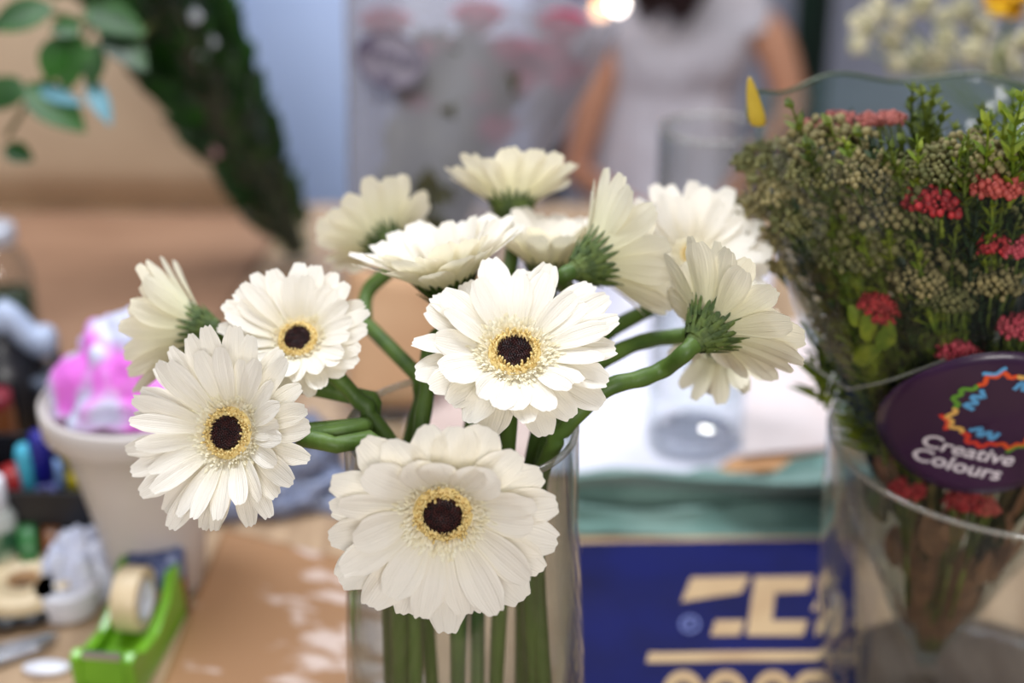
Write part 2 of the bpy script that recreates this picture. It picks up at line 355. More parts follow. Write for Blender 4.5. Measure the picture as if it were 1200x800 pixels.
vase('wide clear glass vase holding the cellophane-wrapped mixed bouquet', B2.x, B2.y, [(.088, 0), (.092, .006), (.096, .05), (.100, .12), (.102, H2)], .003, .010)
b3 = on_table(812, 520)
vase('empty tall clear glass cylinder vase on the white sheet', b3.x, b3.y, [(.0365, 0), (.039, .004), (.039, .05), (.039, .15), (.039, .265)], .0026, .015)

# ------------------------------------------------------------------ mixed bouquet in a cellophane sleeve
HK = [(0.0, .004), (.012, .007), (.05, .028), (.129, .060), (.20, .0785), (.257, .100), (.32, .114), (.383, .124), (.42, .128)]
def rx(h):
    for (a, b), (c, d) in zip(HK, HK[1:]):
        if h <= c: t = max(0, (h - a) / (c - a)); return b + (d - b) * t
    return HK[-1][1]
def ry(h): return rx(h) * .74
TOPX = at_y(1150, 80, TIP.y).x
TIP.y = .718
def bcx(h): return TIP.x + (TOPX - TIP.x) * h / .383 + .007 * math.exp(-((h - .2) / .07) ** 2)
def bcy(h): return TIP.y - .022 * ss(0, .2, h) + .012 * ss(.24, .36, h)
def cone(h, th, off=0.0):
    return Vector((bcx(h) + (rx(h) + off) * math.sin(th), bcy(h) - (ry(h) + off) * math.cos(th), TZ + h + .003))
def front(x, h, off=0.0):
    u = max(-.985, min(.985, (x - bcx(h)) / rx(h))); return cone(h, math.asin(u), off)
def front_px(px, py, depth=0.0):
    """the point where the sight line meets the front of the sleeve, then a little further in"""
    r = ray(px, py); y = TIP.y
    for _ in range(12):
        p = CAM + r * (y / r.y); h = p.z - TZ; u = max(-.97, min(.97, (p.x - bcx(h)) / rx(h))); y = bcy(h) - ry(h) * math.sqrt(1 - u * u)
    return CAM + r * ((y + depth) / r.y)
BQ = thing('wrapped_bouquet', 'mixed bouquet of red, pale and green sprigs in clear cellophane with a purple sticker', 'bouquet', TIP)
CELLO = clear_mat('cellophane', (.965, .975, .97, 1), .08, 1.33, 0.25, (.8, .82, .82, 1), 1.0, 26, .012, (.62, .66, .64, 1))
CELLO_B = clear_mat('cellophane_back', (.80, .90, .90, 1), .08, 1.35, 0, bump=.9, bscale=22, haze=.30, haze_col=(.16, .27, .27, 1))
def wrap(name, m, th0, th1, htop, seed):
    mb = MB(); rows = []; NH, NT = 44, 60
    for j in range(NH + 1):
        row = []
        for i in range(NT + 1):
            th = th0 + (th1 - th0) * i / NT; h = .002 + (htop(th) - .002) * j / NH
            k = noise.noise(Vector((math.sin(th) * 2.2 + seed, math.cos(th) * 2.2, h * 9))) * .0045 + noise.noise(Vector((math.sin(th) * 6, math.cos(th) * 6 + seed, h * 20))) * .002 - .001
            row.append(cone(h, th, k * min(1, h / .1)))
        rows.append(row)
    mb.grid(rows); return mb.build(name, m, BQ)
wrap('sleeve_back', CELLO_B, PI * .5, PI * 1.5, lambda t: .356 - .004 * math.sin(t) + .003 * math.sin(t * 9), 3.1)
SLV = wrap('sleeve_front', CELLO, -PI * .5, PI * .5, lambda t: .350 + .006 * abs(math.sin(t)) + .005 * math.sin(t * 5), 1.7)
# edge hem and front fold that catch the light
HEM = mat('sleeve_hem', rgb(70, 84, 60), .25)
mb = MB(); mb.tube([cone(.356 - .004 * math.sin(t) + .003 * math.sin(t * 9), t, .001) for t in [PI * .5 + PI * i / 40 for i in range(41)]], .0012, 6); mb.build('sleeve_hem', HEM, BQ)
FOLD = clear_mat('fold_edge', (.85, .87, .85, 1), .1, 1.5, haze=.35, haze_col=(.6, .62, .55, 1))
mb = MB()
for path in ([(905, 398), (940, 420), (975, 445), (995, 456)], [(995, 456), (1040, 446), (1080, 432), (1108, 421)]):
    mb.tube(cr([front_px(x, y, -.002) for x, y in path], 6), .0009, 6)
mb.build('sleeve_fold', FOLD, BQ)
# inside: stems, greenery, flower heads
SAGE = mat('filler_sage', rgb(116, 112, 66), .8, rgb(82, 84, 42), 120, bump=.3)
SAND = mat('filler_sand', rgb(142, 130, 86), .8, rgb(104, 96, 58), 120)
OLIVE = mat('sprig_olive', rgb(104, 116, 30), .6, rgb(70, 86, 22), 90, trans=.2)
LIME = mat('sprig_lime', rgb(140, 152, 36), .6, rgb(96, 120, 24), 90, trans=.25)
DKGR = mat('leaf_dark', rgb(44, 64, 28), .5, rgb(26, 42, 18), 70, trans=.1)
RED = mat('bloom_red', rgb(192, 50, 54), .6, rgb(140, 26, 34), 300, trans=.15)
SALM = mat('bloom_salmon', rgb(206, 100, 88), .6, rgb(170, 68, 62), 300, trans=.15)
PINKR = mat('bloom_pink', rgb(206, 88, 98), .6, rgb(186, 56, 76), 300, trans=.15)
DUSK = mat('bloom_dusky', rgb(168, 96, 86), .7, rgb(134, 70, 64), 300)
RUST = mat('leaf_rust', rgb(132, 92, 62), .6, rgb(98, 66, 44), 80)
STMB = mat('bouquet_stem', rgb(116, 96, 56), .6, rgb(84, 84, 36), 60, (1, 1, .2))
YELP = mat('ribbon_yellow', rgb(206, 176, 60), .5, rgb(180, 146, 40), 30)
def cluster(p, r, m, name, flat=.6, n=46, seed=0, br=.17):
    rg = random.Random(seed); mb = MB(); p = Vector(p)
    for k in range(n):
        z = 1 - (k + .5) / n * 1.25; a = k * 2.39996; q = math.sqrt(max(0, 1 - z * z))
        d = Vector((q * math.cos(a), q * math.sin(a), z * flat)) * r * rg.uniform(.72, 1.12)
        mb.ball(p + d, r * br * rg.uniform(.65, 1.35), 6, 4)
    foot = Vector((bcx(p.z - TZ - .1) + (p.x - bcx(p.z - TZ)) * .6, TIP.y + (p.y - TIP.y) * .6, p.z - .09))
    o = mb.build(name, m, BQ); mb = MB()
    for k in range(7):
        a = k * .9; mb.tube([foot.lerp(p, .45), p + Vector((math.cos(a) * r * .7, math.sin(a) * r * .7, -.1 * r))], .0007, 4)
    mb.tube([foot, foot.lerp(p, .45)], .0013, 5)
    mb.build('stalk', OLIVE, o); return o
def sprig(p, d, L, m, seed, nl=26, lw=.0045, ll=.016, name='green_sprig'):
    rg = random.Random(seed); mb = MB(); p = Vector(p); d = Vector(d).normalized()
    if p.z - TZ < H2 + .01:
        q = Vector((p.x - B2.x, p.y - B2.y, 0))
        if q.length > .080: q *= .080 / q.length; p = Vector((B2.x + q.x, B2.y + q.y, p.z))
    pts = [p + d * L * t + Vector((rg.uniform(-.002, .002), rg.uniform(-.002, .002), 0)) for t in (0, .3, .6, 1)]; pts = cr(pts, 4)
    mb.tube(pts, [.0014 - .001 * i / len(pts) for i in range(len(pts))], 5)
    for k in range(nl):
        t = (k + .5) / nl; b = pts[int(t * (len(pts) - 1))]; a = k * 2.39996; o = d.orthogonal().normalized(); o.rotate(Quaternion(d, a))
        mb.leaf(b, o * .7 + d * .8, d, ll * (1.15 - .7 * t) * rg.uniform(.8, 1.2), lw, .2, .2, 4)
    return mb.build(name, m, BQ)
rg = random.Random(5)
mb_list = []
for k in range(30):                                            # stems, gathered at the foot
    a = k * 2.39996; f = math.sqrt((k + .5) / 30); hh = .20 + .05 * rg.random()
    top = cone(hh, 0) * 0 + Vector((bcx(hh) + rx(hh) * .72 * f * math.cos(a), bcy(hh) + ry(hh) * .8 * f * math.sin(a), TZ + hh))
    low = Vector((TIP.x + .005 * math.cos(a), TIP.y + .004 * math.sin(a), TZ + .022))
    mb = MB(); mb.tube(cr([low, low.lerp(top, .5) + Vector((0, 0, -.004)), top], 6), .0022, 7); mb.build('stem', rg.choice((STMB, STMB, OLIVE)), BQ)
# dark inner leaves
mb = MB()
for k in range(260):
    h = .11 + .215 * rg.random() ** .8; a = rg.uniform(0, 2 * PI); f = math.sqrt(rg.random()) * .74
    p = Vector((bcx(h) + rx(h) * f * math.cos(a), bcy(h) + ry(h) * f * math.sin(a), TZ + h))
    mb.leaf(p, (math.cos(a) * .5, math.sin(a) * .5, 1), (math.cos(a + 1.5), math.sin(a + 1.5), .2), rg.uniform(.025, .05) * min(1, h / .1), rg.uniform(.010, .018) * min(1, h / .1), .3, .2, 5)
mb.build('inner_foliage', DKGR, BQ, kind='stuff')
mb = MB()
for k in range(80):                                            # brownish lower leaves seen through the glass
    h = .03 + .13 * rg.random(); a = rg.uniform(PI, 2 * PI) + rg.uniform(-.4, .4); f = rg.uniform(.55, .86)
    p = Vector((bcx(h) + rx(h) * f * math.cos(a), bcy(h) + ry(h) * f * math.sin(a), TZ + h))
    mb.leaf(p, (math.cos(a) * .35 + rg.uniform(-.2, .2), math.sin(a) * .3, 1), (math.cos(a), math.sin(a), .1), rg.uniform(.02, .045), rg.uniform(.006, .012) * (h + .03) / .1, .2, .2, 5)
mb.build('lower_foliage', RUST, BQ, kind='stuff')
for k, (x, y) in enumerate([(1018, 205), (1060, 215), (985, 232), (940, 262), (1040, 245), (1000, 265), (915, 225), (1085, 250), (900, 262), (960, 205), (1120, 300), (1050, 285), (1160, 330), (1005, 300), (930, 300), (1100, 200), (1140, 190), (1185, 240), (1080, 330), (905, 195), (975, 180), (1110, 350)]):
    cluster(front_px(x, y, .014 + .010 * (k % 3)), .015 + .004 * (k % 3), SAGE if k % 2 else SAND, 'filler_head', .7, 150, k, .095)
for k, (x, y, r, m) in enumerate([(1095, 238, .0135, RED), (1166, 220, .0125, SALM), (1160, 288, .010, RED), (1192, 292, .010, PINKR), (1030, 358, .0095, RED), (1124, 416, .0105, PINKR), (1197, 384, .011, PINKR), (1036, 372, .007, RED), (1130, 588, .010, RED), (1152, 594, .008, SALM), (1062, 575, .010, RED), (1020, 142, .007, DUSK), (985, 142, .008, DUSK), (955, 150, .007, DUSK), (1044, 140, .007, DUSK), (1005, 152, .006, DUSK)]):
    cluster(front_px(x, y, .012 if y > 180 else .06), r, m, 'flower_cluster', .55, 90, 50 + k, .15)
for k in range(80):                                            # leafy sprigs through the whole head
    x = rg.uniform(895, 1235); y = rg.choice((rg.uniform(130, 260), rg.uniform(200, 420), rg.uniform(300, 470)))
    if x < 925 + max(0, y - 250) * .45: x += 62
    p = front_px(x, y, rg.uniform(.006, .035)); h = p.z - TZ
    d = Vector(((p.x - bcx(h)) * 1.0, (p.y - TIP.y) * .3, .22)); L = rg.uniform(.05, .075)
    m = LIME if (x > 1110 and y < 230) or (x < 1010 and y > 250 and k % 2) else rg.choice((OLIVE, OLIVE, DKGR, LIME))
    sprig(p - d.normalized() * L * .75, d, L, m, k)
for k in range(34):
    x, y = rg.uniform(905, 1200), rg.uniform(165, 320); p = front_px(x, y, rg.uniform(.002, .014)); h = p.z - TZ
    d = Vector(((p.x - bcx(h)) * 1.2 + rg.uniform(-.05, .05), -.02, .22)); L = rg.uniform(.035, .055); sprig(p - d.normalized() * L * .8, d, L, rg.choice((OLIVE, LIME, DKGR)), 300 + k, 24, .0038, .012)
for k in range(22):
    x, y = rg.uniform(1065, 1235), rg.uniform(95, 190); p = front_px(x, y, rg.uniform(.03, .07)); h = p.z - TZ
    d = Vector((rg.uniform(-.05, .05), rg.uniform(-.04, .02), .22)); L = rg.uniform(.05, .07); sprig(p - d.normalized() * L, d, L, OLIVE if x < 1130 else rg.choice((LIME, OLIVE)), 400 + k, 30, .004, .013)
for k in range(10):
    x = 950 + 8 * k; p = front_px(x + 14, 470 + 8 * k, .02); q = front_px(x, 375 + 8 * k, .018)
    sprig(p, q - p, (q - p).length * 1.1, LIME if k % 2 else OLIVE, 200 + k, 16, .005, .022)
for x, y, dx, dy in ((1020, 400, -4, -34), (1000, 424, 30, -16), (1034, 410, 8, -30), (1012, 380, -16, -20)):
    p = front_px(x, y, .008); q = front_px(x + dx, y + dy, .004); mb = MB(); mb.leaf(p, q - p, cdir(0, .2, 1), (q - p).length * 1.1, .011, .15, .2, 8); mb.build('lime_leaf', LIME, BQ)
# yellow ribbon tail at the sleeve's upper corner
mb = MB(); a = front_px(878, 88, .018); b = front_px(884, 138, .02); c = front_px(890, 150, .022); w = RT * .0055
mb.grid([[a - w * .15, a + w * .15], [a.lerp(b, .4) - w * .6, a.lerp(b, .4) + w * .7], [b - w * .7, b + w * 1.2], [c - w, c + w * .8]]); mb.build('yellow_ribbon', YELP, BQ, solid=.0012, subsurf=1)

# sticker
SX = front_px(1156, 497).x; SH = front_px(1156, 497).z - TZ; ROT = math.radians(-11)
PURP = mat('sticker_purple', rgb(54, 20, 60), .35, rgb(46, 16, 52), 20, coat=.2)
def stk(u, v, off):
    cu, cv = u * math.cos(ROT) - v * math.sin(ROT), u * math.sin(ROT) + v * math.cos(ROT)
    return front(SX + cu, SH + cv, off)
mb = MB(); RS = .0462
mb.grid([[stk(RS * j / 8 * math.cos(2 * PI * i / 48), RS * j / 8 * math.sin(2 * PI * i / 48), .0085) for i in range(48)] for j in (.04, 1, 2, 3, 4, 5, 6, 7, 8)] + [[stk(RS * math.cos(2 * PI * i / 48), RS * math.sin(2 * PI * i / 48), .0078) for i in range(48)]], True)
mb.f.append(tuple(range(48)))
STK = mb.build('sticker', PURP, BQ)
def text_mesh(s, size):
    cu = bpy.data.curves.new('txt', 'FONT'); cu.body = s; cu.size = size; cu.offset = size * .022; cu.resolution_u = 4
    o = bpy.data.objects.new('txt', cu); COL.objects.link(o)
    me = bpy.data.meshes.new_from_object(o.evaluated_get(bpy.context.evaluated_depsgraph_get()))
    vs = [(v.co.x, v.co.y) for v in me.vertices]; fs = [tuple(p.vertices) for p in me.polygons]
    bpy.data.objects.remove(o); bpy.data.curves.remove(cu); bpy.data.meshes.remove(me); return vs, fs
INK = mat('sticker_ink_white', rgb(226, 216, 224), .5)
for s, u0, v0 in (('Creative', -.0225, -.0220), ('Colours', -.0225, -.0325)):
    vs, fs = text_mesh(s, .0122); mb = MB(); mb.add([stk(u0 + x, v0 + y, .0089) for x, y in vs], fs); mb.build('sticker_lettering', INK, STK, smooth=False)
def ribbon(pts, w, m):
    mb = MB(); rows = []; k = len(pts)
    for i, (x, y) in enumerate(pts):
        ax, ay = pts[max(0, i - 1)]; bx, by = pts[min(k - 1, i + 1)]; l = math.hypot(bx - ax, by - ay) or 1; nx, ny = -(by - ay) / l, (bx - ax) / l
        rows.append([stk(x - nx * w, y - ny * w, .0089), stk(x + nx * w, y + ny * w, .0089)])
    mb.grid(rows); mb.build('sticker_emblem', m, STK)
EC = [mat('ink_orange', rgb(226, 84, 40), .5), mat('ink_sand', rgb(226, 178, 96), .5), mat('ink_blue', rgb(92, 164, 214), .5), mat('ink_green', rgb(96, 150, 50), .5), mat('ink_red', rgb(214, 60, 44), .5)]
CU, CV = .0030, .0115
for k in range(8):
    a0 = 2 * PI * k / 8 + .2; arc = [a0 + (2 * PI / 8) * (i / 16) for i in range(17)]
    ribbon([(CU + (.0208 + .0036 * math.sin(PI * i / 16) + .0012 * math.cos(6 * PI * i / 16)) * math.cos(a), CV + (.0208 + .0036 * math.sin(PI * i / 16) + .0012 * math.cos(6 * PI * i / 16)) * math.sin(a)) for i, a in enumerate(arc)], .0012, EC[(3, 1, 0, 3, 1, 4, 0, 1)[k]])
    if k % 2: ribbon([(CU + (.0166 + .0024 * math.cos(5 * PI * i / 16)) * math.cos(a), CV + (.0166 + .0024 * math.cos(5 * PI * i / 16)) * math.sin(a)) for i, a in enumerate(arc)], .0011, EC[2])
    else: ribbon([(CU + (.0262 + .0012 * math.cos(4 * PI * i / 16)) * math.cos(a), CV + (.0262 + .0012 * math.cos(4 * PI * i / 16)) * math.sin(a)) for i, a in enumerate(arc[4:13])], .0010, EC[(2, 3, 2, 0, 4, 2, 3, 2)[k]])

# ------------------------------------------------------------------ setting
mb = MB(); mb.box((0, 1.6, -.02), (7, 6, .04)); fl = mb.build('floor', mat('floor_grey', rgb(128, 124, 122), .6, rgb(112, 108, 106), 12), smooth=False, kind='structure')
mb = MB(); mb.box((0, 3.75, 1.4), (7, .1, 2.8)); mb.build('wall_back', mat('wall_paint', rgb(170, 170, 184), .8, rgb(160, 160, 176), 3), smooth=False, kind='structure')
# work table
TW = mat('table_wood', rgb(176, 148, 118), .45, rgb(150, 122, 94), 12, (6, 1, 1), bump=.05)
t = thing('work_table', 'long wooden florist work table under everything', 'table', (0, .95, 0))
mb = MB(); mb.box((0, .92, TZ - .0205), (2.6, 1.36, .041)); mb.build('table_top', TW, t, smooth=False, bevel=.004)
for sx in (-1.2, 1.2):
    for sy in (.32, 1.52): mb = MB(); mb.box((sx, sy, (TZ - .041) / 2), (.07, .07, TZ - .041)); mb.build('leg', TW, t, smooth=False, bevel=.004)
for sy in (.32, 1.52): mb = MB(); mb.box((0, sy, TZ - .09), (2.33, .03, .09)); mb.build('apron', TW, t, smooth=False)

def sheet(name, label, cat, corners, m, h=.001, amp=.002, sc=9, seed=0, thick=.0008, n=40, edge_curl=0.0, group=None, fn=None, over=0.0):
    """a thin sheet lying on the table between four table points, with its own creases"""
    A, B, C_, D = [Vector((c.x, c.y, 0)) for c in corners]; rows = []; uvs = []
    for j in range(n + 1):
        v = j / n; row = []
        for i in range(n + 1):
            u = i / n; p = A.lerp(B, u).lerp(D.lerp(C_, u), v)
            z = abs(noise.noise(Vector((p.x * sc + seed, p.y * sc, seed)))) * amp * 2 + abs(noise.noise(Vector((p.x * sc * 3, p.y * sc * 3 + seed, 1)))) * amp * .6
            e = min(u, 1 - u, v, 1 - v); z += edge_curl * max(0, 1 - e * 8) ** 2
            if fn:
                dz = fn(u, v); z += dz; p = p - Vector((0, over * max(0, dz - .012), 0))
            row.append(Vector((p.x, p.y, TZ + h + z))); uvs.append((u, v))
        rows.append(row)
    mb = MB(); mb.grid(rows, False, uvs); o = mb.build(name, m, solid=thick)
    return tag(o, label, cat, group) if label else o
def P(x, y): return on_table(x, y)
KR = mat('kraft_brown', rgb(146, 111, 86), .8, rgb(130, 96, 72), 6, (1, 3, 1), .35, .65, .1, 40)
KR2 = mat('kraft_tan', rgb(184, 162, 136), .85, rgb(174, 150, 124), 4, (1, 2, 1))
sheet('kraft_paper', 'brown kraft paper covering the table behind the left clutter', 'paper', [Vector((-.92, 1.02, 0)), Vector((-.30, 1.02, 0)), Vector((-.255, 1.56, 0)), Vector((-.95, 1.56, 0))], KR, .001, .004, 5, 2)
# tall kraft board at the back
mb = MB(); rows = []
for j in range(13):
    row = []
    for i in range(25):
        u, v = i / 24, j / 12; x = -.98 + u * (.72 - .13 * v); z = TZ + .0015 + v * .62
        y = 1.575 + .10 * v * v + .006 * math.sin(u * 5) + .004 * noise.noise(Vector((u * 4, v * 4, 3)))
        row.append(Vector((x, y, z)))
    rows.append(row)
mb.grid(rows); tag(mb.build('kraft_board', KR2, solid=.004), 'tall tan cardboard sheet standing along the back of the table', 'cardboard')
# kraft sheet in front, with pale noise patches, more of them towards the right
def kraft_patches():
    m, nt, out = new_mat('kraft_patched'); L = nt.links.new
    p = nd(nt, 'ShaderNodeBsdfPrincipled', Roughness=.6); uv = nd(nt, 'ShaderNodeUVMap')
    mp = nd(nt, 'ShaderNodeMapping'); mp.inputs['Scale'].default_value = (3.0, 7.0, 1); mp.inputs['Location'].default_value = (.3, 1.7, 0); L(uv.outputs[0], mp.inputs[0])
    nz = nd(nt, 'ShaderNodeTexNoise', Scale=1.3, Detail=3.0); L(mp.outputs[0], nz.inputs['Vector'])
    sp = nd(nt, 'ShaderNodeSeparateXYZ'); L(uv.outputs[0], sp.inputs[0])
    ad = nd(nt, 'ShaderNodeMath', operation='MULTIPLY_ADD'); ad.inputs[1].default_value = .30; L(sp.outputs[0], ad.inputs[0]); L(nz.outputs['Fac'], ad.inputs[2])
    rp = nd(nt, 'ShaderNodeValToRGB'); e = rp.color_ramp.elements; e[0].position = .66; e[0].color = rgb(150, 110, 74); e[1].position = .76; e[1].color = rgb(198, 176, 164)
    L(ad.outputs[0], rp.inputs[0]); L(rp.outputs[0], p.inputs[0]); L(p.outputs[0], out.inputs[0]); return m
sheet('kraft_paper', 'flat sheet of kraft paper with pale pinkish patches beside the green tape dispenser', 'paper', [P(150, 905), P(520, 905), P(485, 675), P(262, 622)], kraft_patches(), .001, .0012, 7, 4)
# blue printed bag lying flat, tan at the edges
NAVY = mat('bag_navy', rgb(16, 21, 80), .6, rgb(15, 17, 60), 9, spec=.15, bump=.1, bscale=30)
TAN = mat('bag_tan', rgb(182, 154, 116), .8, rgb(170, 140, 104), 20)
bc = [P(640, 880), P(1010, 880), P(1004, 628), P(672, 632)]
bt = thing('paper_bag', 'navy blue printed paper bag with tan lettering lying flat between the vases', 'bag', (bc[0].x, bc[0].y, TZ))
o = sheet('bag_body', None, None, bc, TAN, .002, .0008, 6, 8, .003); o.parent = bt; o.matrix_parent_inverse = Matrix.Translation(-bt.location)
def bag_pt(px, py, h): p = P(px, py); return Vector((p.x, p.y, TZ + h + .0024))
def bag_z(p): return abs(noise.noise(Vector((p.x * 6 + 8, p.y * 6, 8)))) * .0016 + abs(noise.noise(Vector((p.x * 18, p.y * 18 + 8, 1)))) * .00048
def print_quad(name, q, m, h, n=14, parent=None):
    q = [P(*c) for c in q]; rows = []
    for j in range(n + 1):
        row = []
        for i in range(n + 1):
            p = q[0].lerp(q[1], i / n).lerp(q[3].lerp(q[2], i / n), j / n); row.append(Vector((p.x, p.y, TZ + .0037 + h + bag_z(p))))
        rows.append(row)
    mb = MB(); mb.grid(rows); return mb.build(name, m, parent)
pn = print_quad('navy_print', [(655, 878), (1004, 878), (1000, 637), (677, 641)], NAVY, .0002, 40, bt)
LT = TAN
for q in ([(798, 712), (868, 701), (878, 681), (810, 683)], [(832, 752), (866, 752), (872, 734), (838, 734)],
          [(874, 752), (902, 752), (910, 682), (884, 682)], [(900, 702), (946, 700), (952, 681), (904, 682)], [(900, 752), (940, 752), (946, 734), (902, 734)],
          [(950, 722), (962, 722), (985, 682), (968, 690)], [(954, 752), (985, 752), (985, 735), (956, 735)], [(968, 734), (985, 734), (985, 700), (976, 700)],
          [(757, 783), (1000, 781), (1000, 769), (760, 771)]):
    print_quad('tan_lettering', q, LT, .0006, 8, pn)
for cx in (800, 850, 905, 950):
    mb = MB(); rows = []
    for k in range(25):
        a = 2 * PI * k / 24; rows.append([bag_pt(cx + ro * math.cos(a), 822 + ro * 1.15 * math.sin(a), .003) for ro in (13, 25)])
    mb.grid(rows); mb.build('tan_lettering', LT, pn)
mb = MB(); mb.grid([[bag_pt(808 + ro * math.cos(2 * PI * k / 20), 739 + ro * .9 * math.sin(2 * PI * k / 20), .003) for ro in (9, 11.5)] for k in range(21)])
mb.grid([[bag_pt(804, 743, .003), bag_pt(806.5, 743, .003)], [bag_pt(805, 734, .003), bag_pt(807.5, 734, .003)]]); mb.grid([[bag_pt(806, 734, .003), bag_pt(806, 738, .003)], [bag_pt(811, 735, .003), bag_pt(811, 739, .003)]])
mb.build('registered_mark', mat('ink_pale_blue', rgb(120, 130, 190), .6), pn)
# green folded cloth
GRN = mat('cloth_sea_green', rgb(122, 152, 144), .9, rgb(98, 130, 122), 18, bump=.3, bscale=60, sheen=.2)
def folds(u, v): return .040 * math.exp(-((v - .66 - .10 * math.sin(u * 5 + 1)) / .13) ** 2) + .014 * math.exp(-((v - .22 + .06 * math.sin(u * 7)) / .10) ** 2) + .02 * math.exp(-((u - .85) / .12) ** 2) * v + .006 * math.sin(u * 18 + v * 6) * v
sheet('green_cloth', 'sea-green folded cloth lying above the navy bag', 'cloth', [P(668, 634), P(1010, 634), P(1015, 556), P(672, 568)], GRN, .003, .003, 9, 5, .002, 70, fn=folds, over=1.5)
# white plastic and papers
WPL = mat('sheet_white', rgb(236, 234, 246), .35, rgb(224, 222, 238), 8, bump=.2, bscale=18, coat=.2)
sheet('white_sheet', 'bright white plastic sheet under the empty cylinder vase', 'sheet', [P(640, 556), P(880, 560), P(905, 300), P(610, 300)], WPL, .001, .006, 8, 9, .0006, 50)
sheet('kraft_paper', 'strip of orange-tan kraft paper showing between white sheet and green cloth', 'paper', [P(830, 562), P(1000, 552), P(1000, 510), P(880, 528)], mat('kraft_orange', rgb(214, 164, 116), .7, rgb(200, 148, 102), 10), .0045, .002, 9, 3)
sheet('white_paper', 'pale pinkish-white paper between the empty vase and the wrapped bouquet', 'paper', [P(868, 548), P(990, 536), P(990, 380), P(880, 400)], mat('paper_pinkish', rgb(232, 218, 216), .6, rgb(226, 208, 204), 10), .010, .003, 8, 13)
sheet('pink_paper', 'pale pink tissue paper lying behind the gerbera vase', 'paper', [P(470, 570), P(640, 575), P(640, 400), P(490, 400)], mat('tissue_pink', rgb(222, 196, 186), .7, rgb(206, 178, 168), 10), .002, .004, 8, 17)
def crumple(name, label, cat, c, r, m, seed, sc=9.0, amp=.45, group=None, peak=None, clear=True):
    """a crumpled bag or paper resting on the table: facetted lump with a flat foot"""
    mb = MB(); c = Vector(c); rows = []; NU, NV = 56, 30
    for j in range(NV + 1):
        th = PI * .5 * (j / NV) * 1.0; row = []
        for i in range(NU):
            a = 2 * PI * i / NU; d = Vector((math.cos(a) * math.cos(th), math.sin(a) * math.cos(th), math.sin(th)))
            k = 1 + amp * (abs(noise.noise(d * sc * .2 + Vector((seed, 0, 0)))) * 1.6 - .4) + amp * .5 * (abs(noise.noise(d * sc * .6 + Vector((0, seed, 0)))) - .25)
            p = Vector((d.x * r[0], d.y * r[1], max(0, d.z) * r[2])) * k
            if peak: f = max(0, d.z) ** 3; p += Vector(peak) * f
            row.append(c + p)
        rows.append(row)
    mb.grid(rows, True); o = mb.build(name, m); return tag(o, label, cat, group)
GREYP = mat('bag_grey_blue', rgb(150, 162, 196), .3, rgb(112, 116, 136), 14, bump=.6, bscale=30, coat=.3, trans=.2)
p = P(322, 598); crumple('plastic_bag', 'crumpled grey-blue plastic bag behind the kraft paper sheet', 'bag', (p.x, p.y + .03, TZ + .001), (.062, .05, .05), GREYP, 3, 9, .5)
WPB = mat('bag_white', rgb(220, 222, 236), .4, rgb(190, 196, 220), 20, bump=.6, bscale=40)
p = P(97, 688); crumple('plastic_bag', 'small crumpled white plastic bag in front of the black pen box', 'bag', (p.x, p.y, TZ + .001), (.028, .024, .044), WPB, 6, 8, .35)
# ------------------------------------------------------------------ left clutter
PALE = mat('plastic_pale', rgb(206, 198, 194), .4, rgb(196, 188, 184), 8)
p = P(188, 684); t = thing('plant_pot', 'pale plastic flared pot holding the pink plastic wrap', 'pot', (p.x, p.y, TZ))
prof = [(.001, .001), (.028, .001), (.0305, .004), (.036, .05), (.046, .10), (.0555, .138), (.0595, .140), (.0600, .144), (.0575, .146), (.053, .140), (.043, .10), (.033, .05), (.028, .008), (.001, .007)]
mb = MB(); mb.lathe(prof, None, 56, (p.x, p.y, TZ)); mb.build('pot_body', PALE, t)
mb = MB(); mb.lathe([(.0588, .128), (.0612, .130), (.0615, .146), (.0590, .148)], None, 56, (p.x, p.y, TZ)); mb.build('rim', PALE, t, solid=.001)
pot = p.copy()
def pinkwrap():
    m, nt, out = new_mat('wrap_pink_white'); L = nt.links.new; p = nd(nt, 'ShaderNodeBsdfPrincipled', Roughness=.3); tc = nd(nt, 'ShaderNodeTexCoord')
    nz = nd(nt, 'ShaderNodeTexNoise', Scale=34.0, Detail=1.0); L(tc.outputs['Object'], nz.inputs[0]); rp = nd(nt, 'ShaderNodeValToRGB'); e = rp.color_ramp.elements
    e[0].position = .42; e[0].color = rgb(226, 232, 255); e[1].position = .60; e[1].color = rgb(250, 132, 240); L(nz.outputs['Fac'], rp.inputs[0]); L(rp.outputs[0], p.inputs[0])
    t = nd(nt, 'ShaderNodeBsdfTranslucent'); L(rp.outputs[0], t.inputs[0]); mx = nd(nt, 'ShaderNodeMixShader'); mx.inputs[0].default_value = .3; L(p.outputs[0], mx.inputs[1]); L(t.outputs[0], mx.inputs[2]); L(mx.outputs[0], out.inputs[0]); return m
pk = at_y(138, 362, p.y) - Vector((p.x, p.y, TZ + .150))
crumple('plastic_wrap', 'crumpled pink and white plastic wrap heaped in the pale pot', 'wrap', (p.x, p.y, TZ + .1465), (.050, .050, .036), pinkwrap(), 9, 7, .3, peak=(pk.x, pk.y, max(.02, pk.z - .036)))
BLK = mat('plastic_black', rgb(24, 25, 32), .35, rgb(18, 18, 24), 10)
